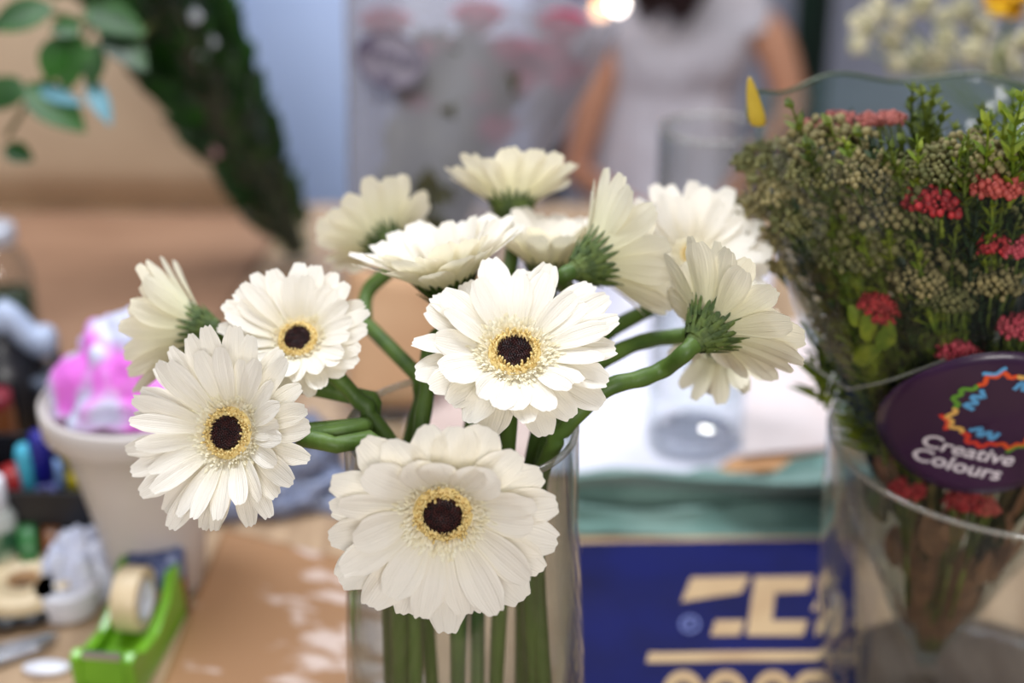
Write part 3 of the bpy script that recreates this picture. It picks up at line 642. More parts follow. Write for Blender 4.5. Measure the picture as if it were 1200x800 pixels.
# black pen box
q = P(62, 640); t = thing('pen_box', 'black plastic desk box full of markers left of the pale pot', 'box', (q.x, q.y, TZ)); w, dp, hh = .085, .06, .075; zz = TZ + .0008
for nm, c, s in (('box_wall', (q.x, q.y - dp / 2, zz + hh * .42), (w, .003, hh * .84)), ('box_wall', (q.x, q.y + dp / 2, zz + hh / 2), (w, .003, hh)), ('box_wall', (q.x - w / 2, q.y, zz + hh / 2), (.003, dp, hh)), ('box_wall', (q.x + w / 2, q.y, zz + hh / 2), (.003, dp, hh)), ('box_base', (q.x, q.y, zz + .002), (w, dp, .004)), ('divider', (q.x + .008, q.y, zz + hh * .4), (.003, dp - .004, hh * .8))):
    mb = MB(); mb.box(c, s); mb.build(nm, BLK, t, smooth=False, bevel=.001)
def marker(label, px, py, yoff, h, body, cap, lean=(0, 0), r=.0055):
    top = at_y(px, py, q.y + yoff); b = Vector((top.x - lean[0], top.y - lean[1], zz + .0045)); ax = (top - b); Lh = ax.length
    t = thing('marker_pen', label, 'pen', b, 'markers in the black box'); M = frame(b, ax, RT)
    mb = MB(); mb.lathe([(.001, 0), (r, .0), (r, Lh * .62), (r * .8, Lh * .63)], M, 16, capb=True, capt=True); mb.build('barrel', body, t)
    mb = MB(); mb.lathe([(r * 1.1, Lh * .60), (r * 1.12, Lh * .93), (r * .8, Lh), (.001, Lh)], M, 16, capt=True, capb=True); mb.build('cap', cap, t)
c_ = lambda n, *k: mat(n, rgb(*k), .4)
NB, LBL, CY, YL, WH, RD, PK = c_('ink_navy', 22, 22, 130), c_('pen_lilac', 124, 130, 204), c_('pen_cyan', 70, 176, 206), c_('pen_yellow', 216, 196, 28), c_('pen_white', 226, 226, 236), c_('pen_red', 196, 50, 44), c_('pen_paleblue', 120, 150, 200)
marker('marker with dark blue cap and lilac barrel in the black box', 44, 506, -.012, .1, LBL, NB, (.0, .0), .0068)
marker('cyan marker in the black box, left of the blue-capped one', 27, 522, -.013, .1, WH, CY, (.0, 0), .006)
marker('taller yellow marker at the back of the black box', 76, 498, .012, .1, YL, YL, (-.002, 0), .0058)
marker('shorter yellow marker leaning at the back of the black box', 60, 484, .018, .1, YL, BLK, (-.004, 0), .0056)
marker('pale blue marker between the lilac and the yellow ones', 62, 540, -.006, .1, PK, PK, (-.002, 0), .0052)
marker('white-capped marker at the right end of the black box', 99, 515, .004, .1, BLK, WH, (.005, 0), .0062)
marker('red-capped marker at the right end of the black box', 112, 519, .010, .1, BLK, RD, (.006, 0), .0044)
# dark pots and spray bottle behind the pen box
def pot_dark(label, px, py, r, h, m, cap=None, name='storage_jar'):
    p = P(px, py); t = thing(name, label, 'jar', (p.x, p.y, TZ)); mb = MB()
    mb.lathe([(.001, .0015), (r * .94, .0015), (r, .005), (r, h * .86), (r * .9, h * .94), (r * .9, h * .95), (.001, h * .95)], None, 32, (p.x, p.y, TZ), True, True); mb.build('jar_body', m, t)
    mb = MB(); mb.lathe([(r * .93, h * .9), (r * .95, h * .92), (r * .95, h * .99), (r * .88, h), (.001, h)], None, 32, (p.x, p.y, TZ), True, True); mb.build('lid', cap or m, t); return t
DKG = mat('jar_dark', rgb(34, 34, 40), .3, rgb(22, 22, 28), 30)
pot_dark('squat dark jar behind the black pen box', -22, 585, .032, .085, DKG)
pot_dark('dark grey jar with lighter lid behind the yellow markers', 92, 532, .030, .075, DKG, mat('lid_grey', rgb(84, 90, 104), .4))
pot_dark('small amber-red jar among the dark jars', 16, 600, .013, .10, mat('jar_amber', rgb(110, 62, 28), .3), mat('lid_red', rgb(120, 20, 40), .4))
p = P(30, 545); t = thing('spray_bottle', 'dark spray bottle with a pale blue-grey trigger head', 'bottle', (p.x - .01, p.y + .02, TZ)); bx, by = p.x - .01, p.y + .02
mb = MB(); mb.lathe([(.001, .001), (.030, .001), (.032, .005), (.032, .07), (.026, .09), (.014, .102), (.013, .112), (.001, .112)], None, 32, (bx, by, TZ), True, True); mb.build('bottle_body', DKG, t)
SPG = mat('trigger_pale', rgb(164, 176, 202), .4)
h0 = at_y(58, 398, by); mb = MB(); mb.tube(cr([Vector((bx, by, TZ + .108)), Vector((bx + .004, by, TZ + .122)), h0 - RT * .012, h0 + RT * .004], 5), [.012] * 6 + [.011] * 5 + [.013] * 3 + [.012, .009], 12); mb.build('trigger_head', SPG, t)
mb = MB(); mb.tube(cr([h0 - RT * .004, h0 + RT * .004 - Vector((0, 0, .016)), h0 - RT * .002 - Vector((0, 0, .030))], 4), .0035, 8); mb.build('trigger', BLK, t)
# tall clear bottle with green inside
p = on_table(16, 420); t = thing('glass_bottle', 'tall clear glass bottle with a silver cap and dark green contents', 'bottle', (p.x, p.y, TZ)); s_ = at_y(16, 262, p.y).z - TZ
GB = clear_mat('bottle_glass', (.93, .95, .95, 1), .02, 1.45, .35, (.5, .55, .58, 1))
mb = MB(); mb.lathe([(.001, .002), (.026, .002), (.028, .006), (.028, s_ * .66), (.022, s_ * .78), (.015, s_ * .84), (.015, s_ * .92)], None, 32, (p.x, p.y, TZ)); mb.build('bottle_glass', GB, t)
mb = MB(); mb.lathe([(.001, .006), (.022, .006), (.0245, .01), (.0245, s_ * .50), (.001, s_ * .52)], None, 32, (p.x, p.y, TZ), True, True); mb.build('green_contents', mat('contents_green', rgb(34, 62, 36), .3, rgb(22, 44, 26), 60, (1, 1, .3)), t)
mb = MB(); mb.lathe([(.018, s_ * .86), (.019, s_ * .87), (.019, s_ * .98), (.016, s_), (.001, s_)], None, 32, (p.x, p.y, TZ), True, True); mb.build('cap', mat('cap_silver', rgb(206, 210, 224), .25, metal=.5), t)
# small bottle with white cap
p = P(4, 672); t = thing('small_bottle', 'small white-capped bottle with a green label left of the red marker', 'bottle', (p.x, p.y, TZ)); s_ = at_y(5, 560, p.y).z - TZ
mb = MB(); mb.lathe([(.001, .001), (.014, .001), (.015, .004), (.015, s_ * .62), (.009, s_ * .74), (.001, s_ * .75)], None, 28, (p.x, p.y, TZ), True, True); bb = mb.build('bottle_body', mat('bottle_pale', rgb(176, 180, 176), .3), t)
mb = MB(); mb.lathe([(.0153, s_ * .12), (.0154, s_ * .13), (.0154, s_ * .52), (.0153, s_ * .53)], None, 28, (p.x, p.y, TZ)); mb.build('label', mat('label_green', rgb(40, 88, 60), .5, rgb(180, 190, 170), 50), bb)
mb = MB(); mb.lathe([(.0105, s_ * .72), (.011, s_ * .74), (.011, s_ * .97), (.009, s_), (.001, s_)], None, 28, (p.x, p.y, TZ), True, True); mb.build('cap', WH, t)
p = P(31, 652); t = thing('glue_stick', 'dark red stick standing beside the white-capped bottle', 'stick', (p.x, p.y, TZ)); s_ = at_y(31, 548, p.y).z - TZ
mb = MB(); mb.lathe([(.001, .001), (.008, .001), (.008, s_ * .6), (.001, s_ * .6)], None, 20, (p.x, p.y, TZ), True, True); mb.build('barrel', c_('stick_red', 130, 14, 20), t)
mb = MB(); mb.lathe([(.0085, s_ * .58), (.0087, s_ * .97), (.007, s_), (.001, s_)], None, 20, (p.x, p.y, TZ), True, True); mb.build('cap', c_('stick_cap', 150, 24, 26), t)
# tape rolls
def roll(label, px, py, r, w, m, core, axis=(1, .3, 0), hole=.62, name='tape_roll', lift=0, group=None):
    p = P(px, py); ax = Vector(axis).normalized(); zup = abs(ax.z) > .9; c = Vector((p.x, p.y, TZ + .0012 + (w / 2 if zup else r) + lift))
    t = thing(name, label, 'tape', (p.x, p.y, TZ + lift), group); M = frame(c, ax, Vector((0, 0, 1)) if not zup else RT)
    mb = MB(); mb.lathe([(r * hole, -w / 2), (r * .98, -w / 2), (r, -w * .46), (r, w * .46), (r * .98, w / 2), (r * hole, w / 2), (r * hole, -w / 2)], M, 40); mb.build('tape', m, t)
    mb = MB(); mb.lathe([(r * hole * .9, -w * .52), (r * hole * 1.0, -w * .52), (r * hole * 1.0, w * .52), (r * hole * .9, w * .52), (r * hole * .9, -w * .52)], M, 40); mb.build('core', core, t); return t
CRM = mat('tape_cream', rgb(224, 204, 170), .45, rgb(212, 190, 154), 30); CARD = mat('core_card', rgb(168, 132, 94), .7)
roll('green tape roll on edge in front of the black box', 40, 668, .019, .012, mat('tape_green', rgb(36, 104, 46), .4), CARD)
roll('brown tape roll on edge in front of the black box', 68, 668, .018, .012, mat('tape_brown', rgb(112, 66, 24), .35), CARD)
roll('large cream tape roll lying flat by the scissors', 32, 706, .031, .018, CRM, CARD, (0, 0, 1), .34)
roll('white tape roll lying flat between cream roll and green dispenser', 82, 712, .021, .018, mat('tape_white', rgb(216, 214, 222), .4), WH, (0, 0, 1), .4)
# spool with blue and red label
p = P(186, 712); t = thing('thread_spool', 'spool with a dark blue top and deep red body between pot and dispenser', 'spool', (p.x + .004, p.y - .006, TZ)); c = (p.x + .004, p.y - .006, TZ)
mb = MB(); mb.lathe([(.001, .001), (.0175, .001), (.018, .003), (.018, .030), (.001, .030)], None, 32, c, True, True); mb.build('body', mat('spool_red', rgb(134, 20, 22), .4, rgb(104, 14, 18), 30), t)
mb = MB(); mb.lathe([(.0182, .030), (.0185, .032), (.0185, .046), (.0165, .049), (.001, .049)], None, 32, c, True, True); mb.build('top', mat('spool_blue', rgb(62, 74, 118), .4, rgb(150, 160, 190), 120, lo=.3, hi=.5), t)
# green tape dispenser
GD = mat('dispenser_green', rgb(112, 172, 28), .3, rgb(98, 156, 24), 10, coat=.4)
A = P(128, 820); Bk = P(190, 712); ax = Vector((Bk.x - A.x, Bk.y - A.y, 0)); Ld = ax.length; ax.normalize(); sd = Vector((ax.y, -ax.x, 0))
t = thing('tape_dispenser', 'bright green desk tape dispenser with a cream tape roll', 'dispenser', (A.x, A.y, TZ)); MD = Matrix((ax, Vector((-sd.x, -sd.y, 0)), Vector((0, 0, 1)))).transposed().to_4x4(); MD.translation = Vector((A.x, A.y, TZ + .0008))
def side_profile(): return [(0, 0), (Ld, 0), (Ld * 1.01, .010), (Ld * .99, .036), (Ld * .90, .046), (Ld * .80, .044), (Ld * .66, .030), (Ld * .40, .022), (Ld * .16, .026), (Ld * .04, .034), (-.004, .032), (-.003, .012)]
MX = MD @ Matrix.Rotation(PI / 2, 4, 'X')
for off in (-.020, .013): mb = MB(); mb.prism([(x, z) for x, z in side_profile()], MX @ Matrix.Translation((0, 0, off)), .007); mb.build('side_wall', GD, t, smooth=False, bevel=.0018)
mb = MB(); mb.prism([(0, 0), (Ld, 0), (Ld, .012), (Ld * .9, .016), (0, .014)], MX @ Matrix.Translation((0, 0, -.013)), .026); mb.build('base', GD, t, smooth=False, bevel=.001)
mb = MB(); mb.prism([(Ld * .86, .012), (Ld, .012), (Ld * .98, .034), (Ld * .90, .043), (Ld * .85, .040)], MX @ Matrix.Translation((0, 0, -.013)), .026); mb.build('back_hood', GD, t, smooth=False, bevel=.001)
mb = MB(); mb.prism([(-.004, .014), (Ld * .1, .014), (Ld * .1, .024), (-.002, .031)], MX @ Matrix.Translation((0, 0, -.013)), .026); fn = mb.build('nose', GD, t, smooth=False, bevel=.001)
mb = MB(); mb.box((-.001, 0, .033), (.004, .024, .003), MD); mb.build('cutter_blade', mat('steel', rgb(200, 204, 210), .25, metal=1.0), fn, smooth=False)
rc = MD @ Vector((Ld * .56, 0, .036)); MR = frame(rc, sd, Vector((0, 0, 1)))
t2 = thing('tape_roll', 'cream tape roll seated in the green dispenser', 'tape', rc)
mb = MB(); mb.lathe([(.013, -.008), (.0205, -.008), (.021, -.0075), (.021, .0075), (.0205, .008), (.013, .008), (.013, -.008)], MR, 40); mb.build('tape', CRM, t2)
mb = MB(); mb.lathe([(.0115, -.0085), (.0131, -.0085), (.0131, .0085), (.0115, .0085), (.0115, -.0085)], MR, 40); mb.build('core', WH, t2)
# scissors
SV = mat('steel_bright', rgb(214, 216, 222), .2, rgb(190, 192, 200), 40, metal=.9)
a = P(-60, 790); b = P(70, 752); t = thing('scissors', 'scissors with black handles lying at the table front', 'scissors', (b.x, b.y, TZ)); d = Vector((b.x - a.x, b.y - a.y, 0)); L_ = d.length; d.normalize()
for k, sgn in enumerate((1, -1)):
    M = frame(Vector((b.x, b.y, TZ + .003 + .0022 * k)), (0, 0, 1), -d, .10 * sgn); mb = MB(); mb.prism([(0, 0), (L_ * .2, .006), (L_, .007), (L_, -.003), (L_ * .1, -.003)], M, .0018); mb.build('blade', SV, t, smooth=False)
    hp = P(18 + 26 * k, 716 - 4 * k); mb = MB(); mb.tube([Vector((hp.x + .016 * math.cos(2 * PI * i / 24), hp.y + .024 * math.sin(2 * PI * i / 24), TZ + .0065)) for i in range(25)], .0045, 8); mb.build('handle', BLK, t)
p = P(55, 786); mb = MB(); mb.lathe([(.001, 0), (.0098, 0), (.010, .001), (.010, .0022), (.0095, .003), (.001, .003)], Matrix.Translation((p.x, p.y, TZ + .0012)) @ Matrix.Diagonal((1.5, .7, 1, 1)), 24, capb=True, capt=True)
tag(mb.build('eraser', WH), 'small white oval eraser on the table below the scissors', 'eraser')

# ------------------------------------------------------------------ frosted bouquet with pink roses
FR = clear_mat('frosted_wrap', (.80, .79, .80, 1), .35, 1.35, bump=.4, bscale=14, haze=.42, haze_col=(.42, .40, .43, 1))
KRW = mat('kraft_wrap', rgb(190, 150, 112), .75, rgb(176, 134, 96), 8)
tp = on_table(452, 505); Yb = tp.y
a0, a1 = at_y(402, -75, 1.36), at_y(726, 28, 1.36)
sv = (a1 - a0).normalized(); ctop = a0.lerp(a1, .5); Rt = (a1 - a0).length / 2
t = thing('wrapped_bouquet', 'bouquet of pink roses in frosted grey wrap with an oval sticker', 'bouquet', (tp.x, tp.y, TZ))
foot = Vector((tp.x, tp.y + .03, TZ + .010)); axis = ctop - foot
def fcone(v, th, off=0.0):
    k = .030 + (Rt - .030) * v ** 1.05 + off; c = foot + axis * v
    return c + Vector((1, 0, sv.z / sv.x * v * .9)) * (math.sin(th) * k * (1 - .06 * v)) + Vector((0, -math.cos(th) * k * .55, 0))
def fpx(px, py, off=.0):
    r = ray(px, py); y = Yb + .05; v = .6
    for _ in range(20):
        p = CAM + r * (y / r.y); c = foot + axis * v; v = max(.02, (p.z - foot.z - sv.z / sv.x * v * .9 * (p.x - c.x)) / axis.z); c = foot + axis * v; k = .030 + (Rt - .030) * v ** 1.05; u = max(-.9, min(.9, (p.x - c.x) / k)); y = c.y - k * .55 * math.sqrt(1 - u * u)
    return CAM + r * ((y + off) / r.y)
mb = MB(); rows = []
for j in range(31):
    v = j / 30; rows.append([fcone(v, 2 * PI * i / 64, .008 * v * noise.noise(Vector((math.sin(2 * PI * i / 64) * 2, math.cos(2 * PI * i / 64) * 2, v * 3))) + .004 * math.sin(9 * 2 * PI * i / 64) * v) for i in range(64)])
mb.grid(rows, True); wr = mb.build('frosted_sleeve', FR, t)
mb = MB(); mb.grid([[fcone(v, 2 * PI * i / 48, .004) for i in range(48)] for v in [.012 + .30 * j / 8 for j in range(9)]], True); mb.build('kraft_band', KRW, t, solid=.001)
ROS = mat('rose_pink', rgb(204, 96, 126), .6, rgb(180, 74, 104), 60, trans=.15); FL = mat('rose_leaf', rgb(84, 82, 48), .6, rgb(58, 58, 36), 40)
rg = random.Random(12)
def rose(c, r, m, parent, name='rose_head'):
    mb = MB(); c = Vector(c)
    for ring, (n, rr, z0, z1, op) in enumerate(((3, .28, -.1, .75, .05), (4, .55, -.3, .7, .18), (5, .85, -.5, .55, .35), (6, 1.05, -.6, .3, .6))):
        for k in range(n):
            a = 2 * PI * (k + ring * .4) / n; rows = []
            for j in range(5):
                tt = j / 4; row = []
                for i in range(7):
                    b = a + (i - 3) / 3 * (PI / n) * 1.5; q = rr * (.55 + .45 * math.sin(tt * 1.7)) + op * tt * tt * .5
                    row.append(c + Vector((math.cos(b) * q, math.sin(b) * q, z0 + (z1 - z0) * tt - .12 * ((i - 3) / 3) ** 2 * tt)) * r)
                rows.append(row)
            mb.grid(rows)
    mb.ball(c - Vector((0, 0, .45 * r)), r * .55, 10, 8); return mb.build(name, m, parent)
spots = [(452, 28), (505, 62), (548, 112), (598, 62), (640, 66), (610, 90), (655, 84), (560, 20), (500, 120), (575, 150), (660, 30), (470, 85), (560, 85)]
for x, y in spots: c = fpx(x, y, .034); rose(c, .019, ROS, t); mb = MB(); mb.tube(cr([c - Vector((0, 0, .012)), c.lerp(foot + axis * .35, .4), foot + axis * .25, foot + Vector((0, 0, .01))], 5), .002, 6); mb.build('rose_stem', FL, t)
mb = MB()
for k in range(520):
    v = rg.uniform(.26, .76); th = rg.uniform(0, 2 * PI); f = rg.uniform(.05, .45); c = foot + axis * v; p = c + (fcone(v, th) - c) * f
    mb.leaf(p, ((c.x - p.x) * 6 + rg.uniform(-.4, .4), rg.uniform(-.3, .3), rg.uniform(.2, 1)), (rg.uniform(-.3, .3), -1, .5), rg.uniform(.03, .05), rg.uniform(.02, .03), .4, .2, 5)
mb.build('rose_foliage', FL, t, kind='stuff')
# oval sticker: dark ring with small marks
PR = mat('sticker_mauve', rgb(92, 82, 92), .6); PD = mat('sticker_plum', rgb(58, 44, 66), .5)
def oval(x, y, rxp, ryp, r0, m, name, off, rot=.35, parent=None):
    mb = MB(); mb.grid([[fpx(x + q * (rxp * math.cos(a) * math.cos(rot) - ryp * math.sin(a) * math.sin(rot)), y + q * (rxp * math.cos(a) * math.sin(rot) + ryp * math.sin(a) * math.cos(rot)), off) for q in (r0, (1 + r0) / 2, 1)] for a in [2 * PI * i / 40 for i in range(41)]]); return mb.build(name, m, parent)
st = oval(457, 70, 42, 33, .02, PR, 'sticker', -.011, parent=t)
oval(457, 70, 42, 33, .90, PD, 'sticker_ring', -.013, parent=st); oval(431, 52, 6, 8, .02, PD, 'sticker_mark', -.013, parent=st); oval(474, 70, 6, 6, .02, PD, 'sticker_mark', -.013, parent=st); oval(452, 90, 10, 5, .02, PD, 'sticker_mark', -.013, parent=st)
for k, (x, y) in enumerate(((440, 62), (452, 64), (462, 67), (484, 72))): oval(x, y, 4, 7, .5, PD, 'sticker_mark', -.013, parent=st)

# ------------------------------------------------------------------ dark green wrapped foliage bunch, leaning
G1 = mat('foliage_deep', rgb(40, 74, 30), .4, rgb(22, 46, 20), 40, trans=.12); G2 = mat('foliage_mid', rgb(46, 92, 26), .45, rgb(30, 64, 20), 40, spec=.3, trans=.2)
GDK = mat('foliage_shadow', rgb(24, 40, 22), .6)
ft = on_table(352, 305); ft.z = TZ + .004; tl, tr_ = at_y(95, -30, 1.30), at_y(232, -60, 1.30); ct = tl.lerp(tr_, .5); Rg = (tr_ - tl).length / 2; ax = ct - ft
sdv = (tr_ - tl).normalized(); dpv = ax.cross(sdv).normalized()
t = thing('wrapped_bouquet', 'dark green foliage bunch in clear wrap leaning behind the gerberas', 'bouquet', ft)
def gc(v, th, f=1.0): k = (.012 + (Rg - .012) * v ** .62) * f; return ft + ax * v + sdv * math.sin(th) * k + dpv * math.cos(th) * k * .55
mb = MB(); mb.grid([[gc(v, 2 * PI * i / 48, 1 + .05 * noise.noise(Vector((math.sin(2 * PI * i / 48) * 2, math.cos(2 * PI * i / 48) * 2, v * 4)))) for i in range(48)] for v in [j / 24 for j in range(25)]], True)
mb.build('clear_sleeve', clear_mat('cellophane_green', (.80, .86, .80, 1), .06, 1.4, bump=1.0, bscale=24, haze=.05, haze_col=(.3, .4, .36, 1)), t)
mb = MB(); mb.grid([[gc(v, 2 * PI * i / 24, .70) for i in range(24)] for v in [.02 + .9 * j / 10 for j in range(11)]], True); mb.build('shade_core', GDK, t)  # dark hull under the leaves, coloured as the shade between them
for nm, m, n, sd_ in (('dark_foliage', G1, 330, 1), ('green_foliage', G2, 70, 2)):
    rg = random.Random(sd_); mb = MB()
    for k in range(n):
        v = rg.uniform(.1, 1) if nm == 'dark_foliage' else rg.uniform(.5, 1.02); th = rg.uniform(0, 2 * PI); p = gc(v, th, rg.uniform(.70, .92))
        mb.leaf(p, ax.normalized() * .8 + (p - ft - ax * v).normalized() * .5, (rg.uniform(-1, 1), -1, .6), rg.uniform(.03, .06) * (.4 + .6 * v), rg.uniform(.016, .03) * (.4 + .6 * v), .5, .2, 5)
    mb.build(nm, m, t, kind='stuff')
FB = mat('small_bloom_white', rgb(200, 206, 214), .6); FP = mat('small_bloom_pink', rgb(200, 150, 160), .6)
def gpx(px, py):
    r = ray(px, py); n = dpv if dpv.y < 0 else -dpv; p0 = ft + n * Rg * .42; return CAM + r * ((p0 - CAM).dot(n) / r.dot(n))
for x, y, m in ((228, 18, FB), (246, 48, FB), (238, 62, FB), (250, 178, FP)):
    c = gpx(x, y); mb = MB()
    for k in range(14): a = k * 2.39996; mb.ball(c + Vector((math.cos(a) * .006, -.002 * (k % 3), math.sin(a) * .006)) * (k / 14) ** .5 * .9, .0026, 6, 4)
    mb.build('small_bloom', m, t)
# hanging leafy branch at the upper left
LG = mat('leaf_glossy', rgb(38, 88, 18), .4, rgb(20, 56, 12), 14, spec=.3, trans=.2); LBK = mat('leaf_bluish', rgb(112, 160, 176), .35, rgb(92, 140, 150), 20, trans=.15)
bd = 1.12; t = thing('leafy_branch', 'branch of glossy green leaves hanging out of the dark green bunch', 'branch', at(150, 20, bd))
mb = MB(); mb.tube(cr([gc(.86, 0, .5), at(165, 42, bd + .14), at(120, 30, bd + .02), at(70, 18, bd), at(20, 5, bd)], 6), .0028, 7); mb.tube(cr([at(110, 28, bd + .02), at(85, 60, bd), at(40, 110, bd), at(8, 160, bd)], 6), .0022, 7); mb.build('twig', mat('twig_brown', rgb(84, 84, 40), .6), t)
for (x, y, dx, dy, w, m, tilt) in ((62, 10, -75, 18, .034, LG, .6), (95, 30, -35, 4, .02, LG, .3), (84, 36, -6, 66, .030, LG, .5), (70, 42, -14, 52, .026, LG, -.4), (112, 50, -6, 50, .02, G2, .2), (104, 92, 24, 50, .016, LBK, .3), (30, 100, 66, 48, .034, LG, .4), (22, 92, -30, 34, .03, LG, .5), (44, 104, 50, 16, .012, LBK, .1), (6, 172, 30, 14, .018, LG, .2), (100, 12, 66, 22, .03, G2, .4), (60, -6, 20, -26, .024, LG, .4), (120, 34, 50, 42, .03, G1, .5)):
    p = at(x, y, bd - .01); q = at(x + dx, y + dy, bd - .02); mb = MB(); mb.leaf(p, q - p, cdir(tilt * .4, tilt, 1), (q - p).length * 1.05, w, .25, .18, 12); mb.build('leaf', m, t)
# pale blue plastic sheet standing behind
mb = MB(); rows = []
for j in range(17):
    row = []
    for i in range(33):
        u, v = i / 32, j / 16; row.append(Vector((-.52 + u * .545, 1.90 + .02 * math.sin(u * 9) + .012 * noise.noise(Vector((u * 6, v * 3, 2))) + .05 * v, .012 + v * 1.62)))
    rows.append(row)
mb.grid(rows); tag(mb.build('plastic_sheet', mat('sheet_pale_blue', rgb(196, 214, 248), .5, rgb(184, 204, 242), 3, trans=.2), solid=.003), 'pale blue plastic sheet standing behind the frosted bouquet', 'sheet')
# ------------------------------------------------------------------ right back: baby's breath, yellow flower, tin bucket
TIN = mat('tin', rgb(150, 154, 160), .35, rgb(130, 134, 140), 20, metal=.8)
bk = Vector((.46, 1.22, TZ)); t = thing('tin_bucket', 'tin flower bucket standing behind the wrapped bouquet', 'bucket', bk)
mb = MB(); mb.lathe([(.001, .001), (.055, .001), (.058, .004), (.075, .18), (.078, .182), (.078, .186), (.073, .186), (.056, .008), (.001, .008)], None, 48, (bk.x, bk.y, TZ)); mb.build('bucket_body', TIN, t)
for s in (-1, 1): mb = MB(); mb.tube(cr([Vector((bk.x + s * .070, bk.y, TZ + .15)), Vector((bk.x + s * .090, bk.y, TZ + .14)), Vector((bk.x + s * .088, bk.y, TZ + .11)), Vector((bk.x + s * .065, bk.y, TZ + .105))], 5), .003, 8); mb.build('handle', TIN, t)
BBW = mat('babysbreath', rgb(218, 208, 180), .8, rgb(190, 186, 146), 100, trans=.2); BBG = mat('babysbreath_stem', rgb(132, 142, 104), .6)
def babys(label, spots, seed, bx):
    t = thing('babys_breath', label, 'flower', (bk.x + bx, bk.y, TZ + .012), "sprays of baby's breath in the tin bucket"); rg = random.Random(seed); root = Vector((bk.x + bx, bk.y, TZ + .012)); neck = Vector((bk.x + bx * 1.4, bk.y, TZ + .2))
    st = MB(); bl = MB(); st.tube([root, neck], .002, 6)
    for x, y, r in spots:
        c = at_y(x, y, bk.y + rg.uniform(-.04, .04)); st.tube(cr([neck, neck.lerp(c, .5), c], 4), .0011, 5); rr = r * .72 / FPX * 1.35
        for k in range(80):
            d = Vector((rg.gauss(0, 1), rg.gauss(0, 1), rg.gauss(0, 1))).normalized() * rr * rg.uniform(.3, 1); p = c + d
            bl.ball(p, rg.uniform(.0018, .0034), 6, 4)
            if k % 3 == 0: st.tube([c - Vector((0, 0, rr * .6)), p], .0005, 4)
    st.build('stem', BBG, t); bl.build('blossoms', BBW, t, kind='stuff')
babys("left spray of baby's breath behind the wrapped bouquet's top edge", [(1012, 28, 20), (1006, 52, 14), (1030, 10, 18), (1045, 46, 18), (1058, 22, 16), (1080, 4, 20)], 1, -.02)
babys("middle spray of baby's breath, low over the sleeve's hem", [(1075, 66, 22), (1050, 74, 14), (1108, 44, 18), (1098, 70, 20), (1128, 12, 22), (1105, 18, 10)], 2, .0)
babys("right spray of baby's breath below the yellow flower", [(1140, 62, 20), (1150, 34, 22), (1172, 62, 20), (1190, 78, 16), (1200, 48, 18), (1220, 20, 20), (1165, 84, 14)], 3, .02)
yc = at_y(1188, 2, 1.16); rt = Vector((bk.x + .03, bk.y - .01, TZ + .012)); t = thing('yellow_flower', "yellow bloom standing over the right spray of baby's breath", 'flower', rt); YF = mat('yellow_bloom', rgb(226, 184, 20), .55, rgb(206, 150, 10), 60, trans=.2); rg = random.Random(3); mb = MB(); M = frame(yc, (-.3, -.4, .9), RT)
for k in range(44): petal(mb, M, 2 * PI * k * .382, .022, .0042, .003, 0, .15 + .7 * (k % 4) / 3, .1 + .5 * (k % 4) / 3, rg)
mb.build('petals', YF, t); mb = MB(); mb.lathe([(.001, -.010), (.006, -.007), (.009, -.001), (.007, .0)], M, 16); mb.build('calyx', M_CAL, t); mb = MB(); mb.tube(cr([yc - M.to_3x3() @ Vector((0, 0, .008)), yc + Vector((0, .01, -.06)), Vector((bk.x + .05, bk.y, TZ + .2)), rt], 6), .0024, 7); mb.build('stem', M_STEM, t)
# dark green column behind her, purple bunch with fairy lights
DG = mat('cloth_dark_green', rgb(14, 44, 30), .8, rgb(8, 30, 20), 8)
dgc = at_y(950, 40, 3.3); mb = MB(); rows = []
for j in range(21):
    v = j / 20; rows.append([Vector((dgc.x + (i / 24 - .5) * .085 + .005 * math.sin(v * 7), 3.3 + .014 * math.sin(i / 24 * 6 * PI), .012 + v * 2.1)) for i in range(25)])
mb.grid(rows); tag(mb.build('green_drape', DG, solid=.004), 'narrow dark green drape hanging behind the seated woman', 'drape')
pc = at_y(650, 4, 2.95); fl0 = Vector((pc.x, pc.y, .0)); t = thing('flower_stand', 'dark stand with purple blossoms behind the frosted bouquet', 'stand', fl0)
mb = MB(); mb.lathe([(.001, .002), (.12, .002), (.12, .02), (.02, .03), (.018, pc.z - .12), (.09, pc.z - .06), (.10, pc.z - .02), (.001, pc.z - .02)], None, 24, (pc.x, pc.y, 0), True, True); mb.build('pedestal', BLK, t)
PUR = mat('bloom_purple', rgb(112, 64, 168), .6, rgb(70, 36, 120), 40)
for k in range(12): a = k * 2.39996; rose(pc + Vector((math.cos(a) * .024 * k ** .5, math.sin(a) * .024 * k ** .5, .03 - .004 * k)), .036, PUR, t, 'purple_bloom')
for k, (x, y, col, s, lb) in enumerate(((704, 11, (1, .50, .22, 1), 9, 'small warm orange light bulb beside the woman\'s shoulder'), (724, 4, (1, .90, .82, 1), 12, 'small white light bulb beside the woman\'s hair'))):
    c = at_y(x, y, 2.42); t = thing('light_bulb', lb, 'light', c); mb = MB(); mb.ball(c, .012, 14, 10, (1, 1, 1.2)); mb.build('bulb', glow_mat('bulb_glow', col, s), t)
    mb = MB(); mb.lathe([(.009, .014), (.009, .034), (.004, .038)], None, 14, c, True, True); mb.build('socket', BLK, t); mb = MB(); mb.tube([c + Vector((0, 0, .036)), c + Vector((.01, .02, .6)), c + Vector((0, .04, 1.75))], .0025, 6); mb.build('cord', BLK, t)

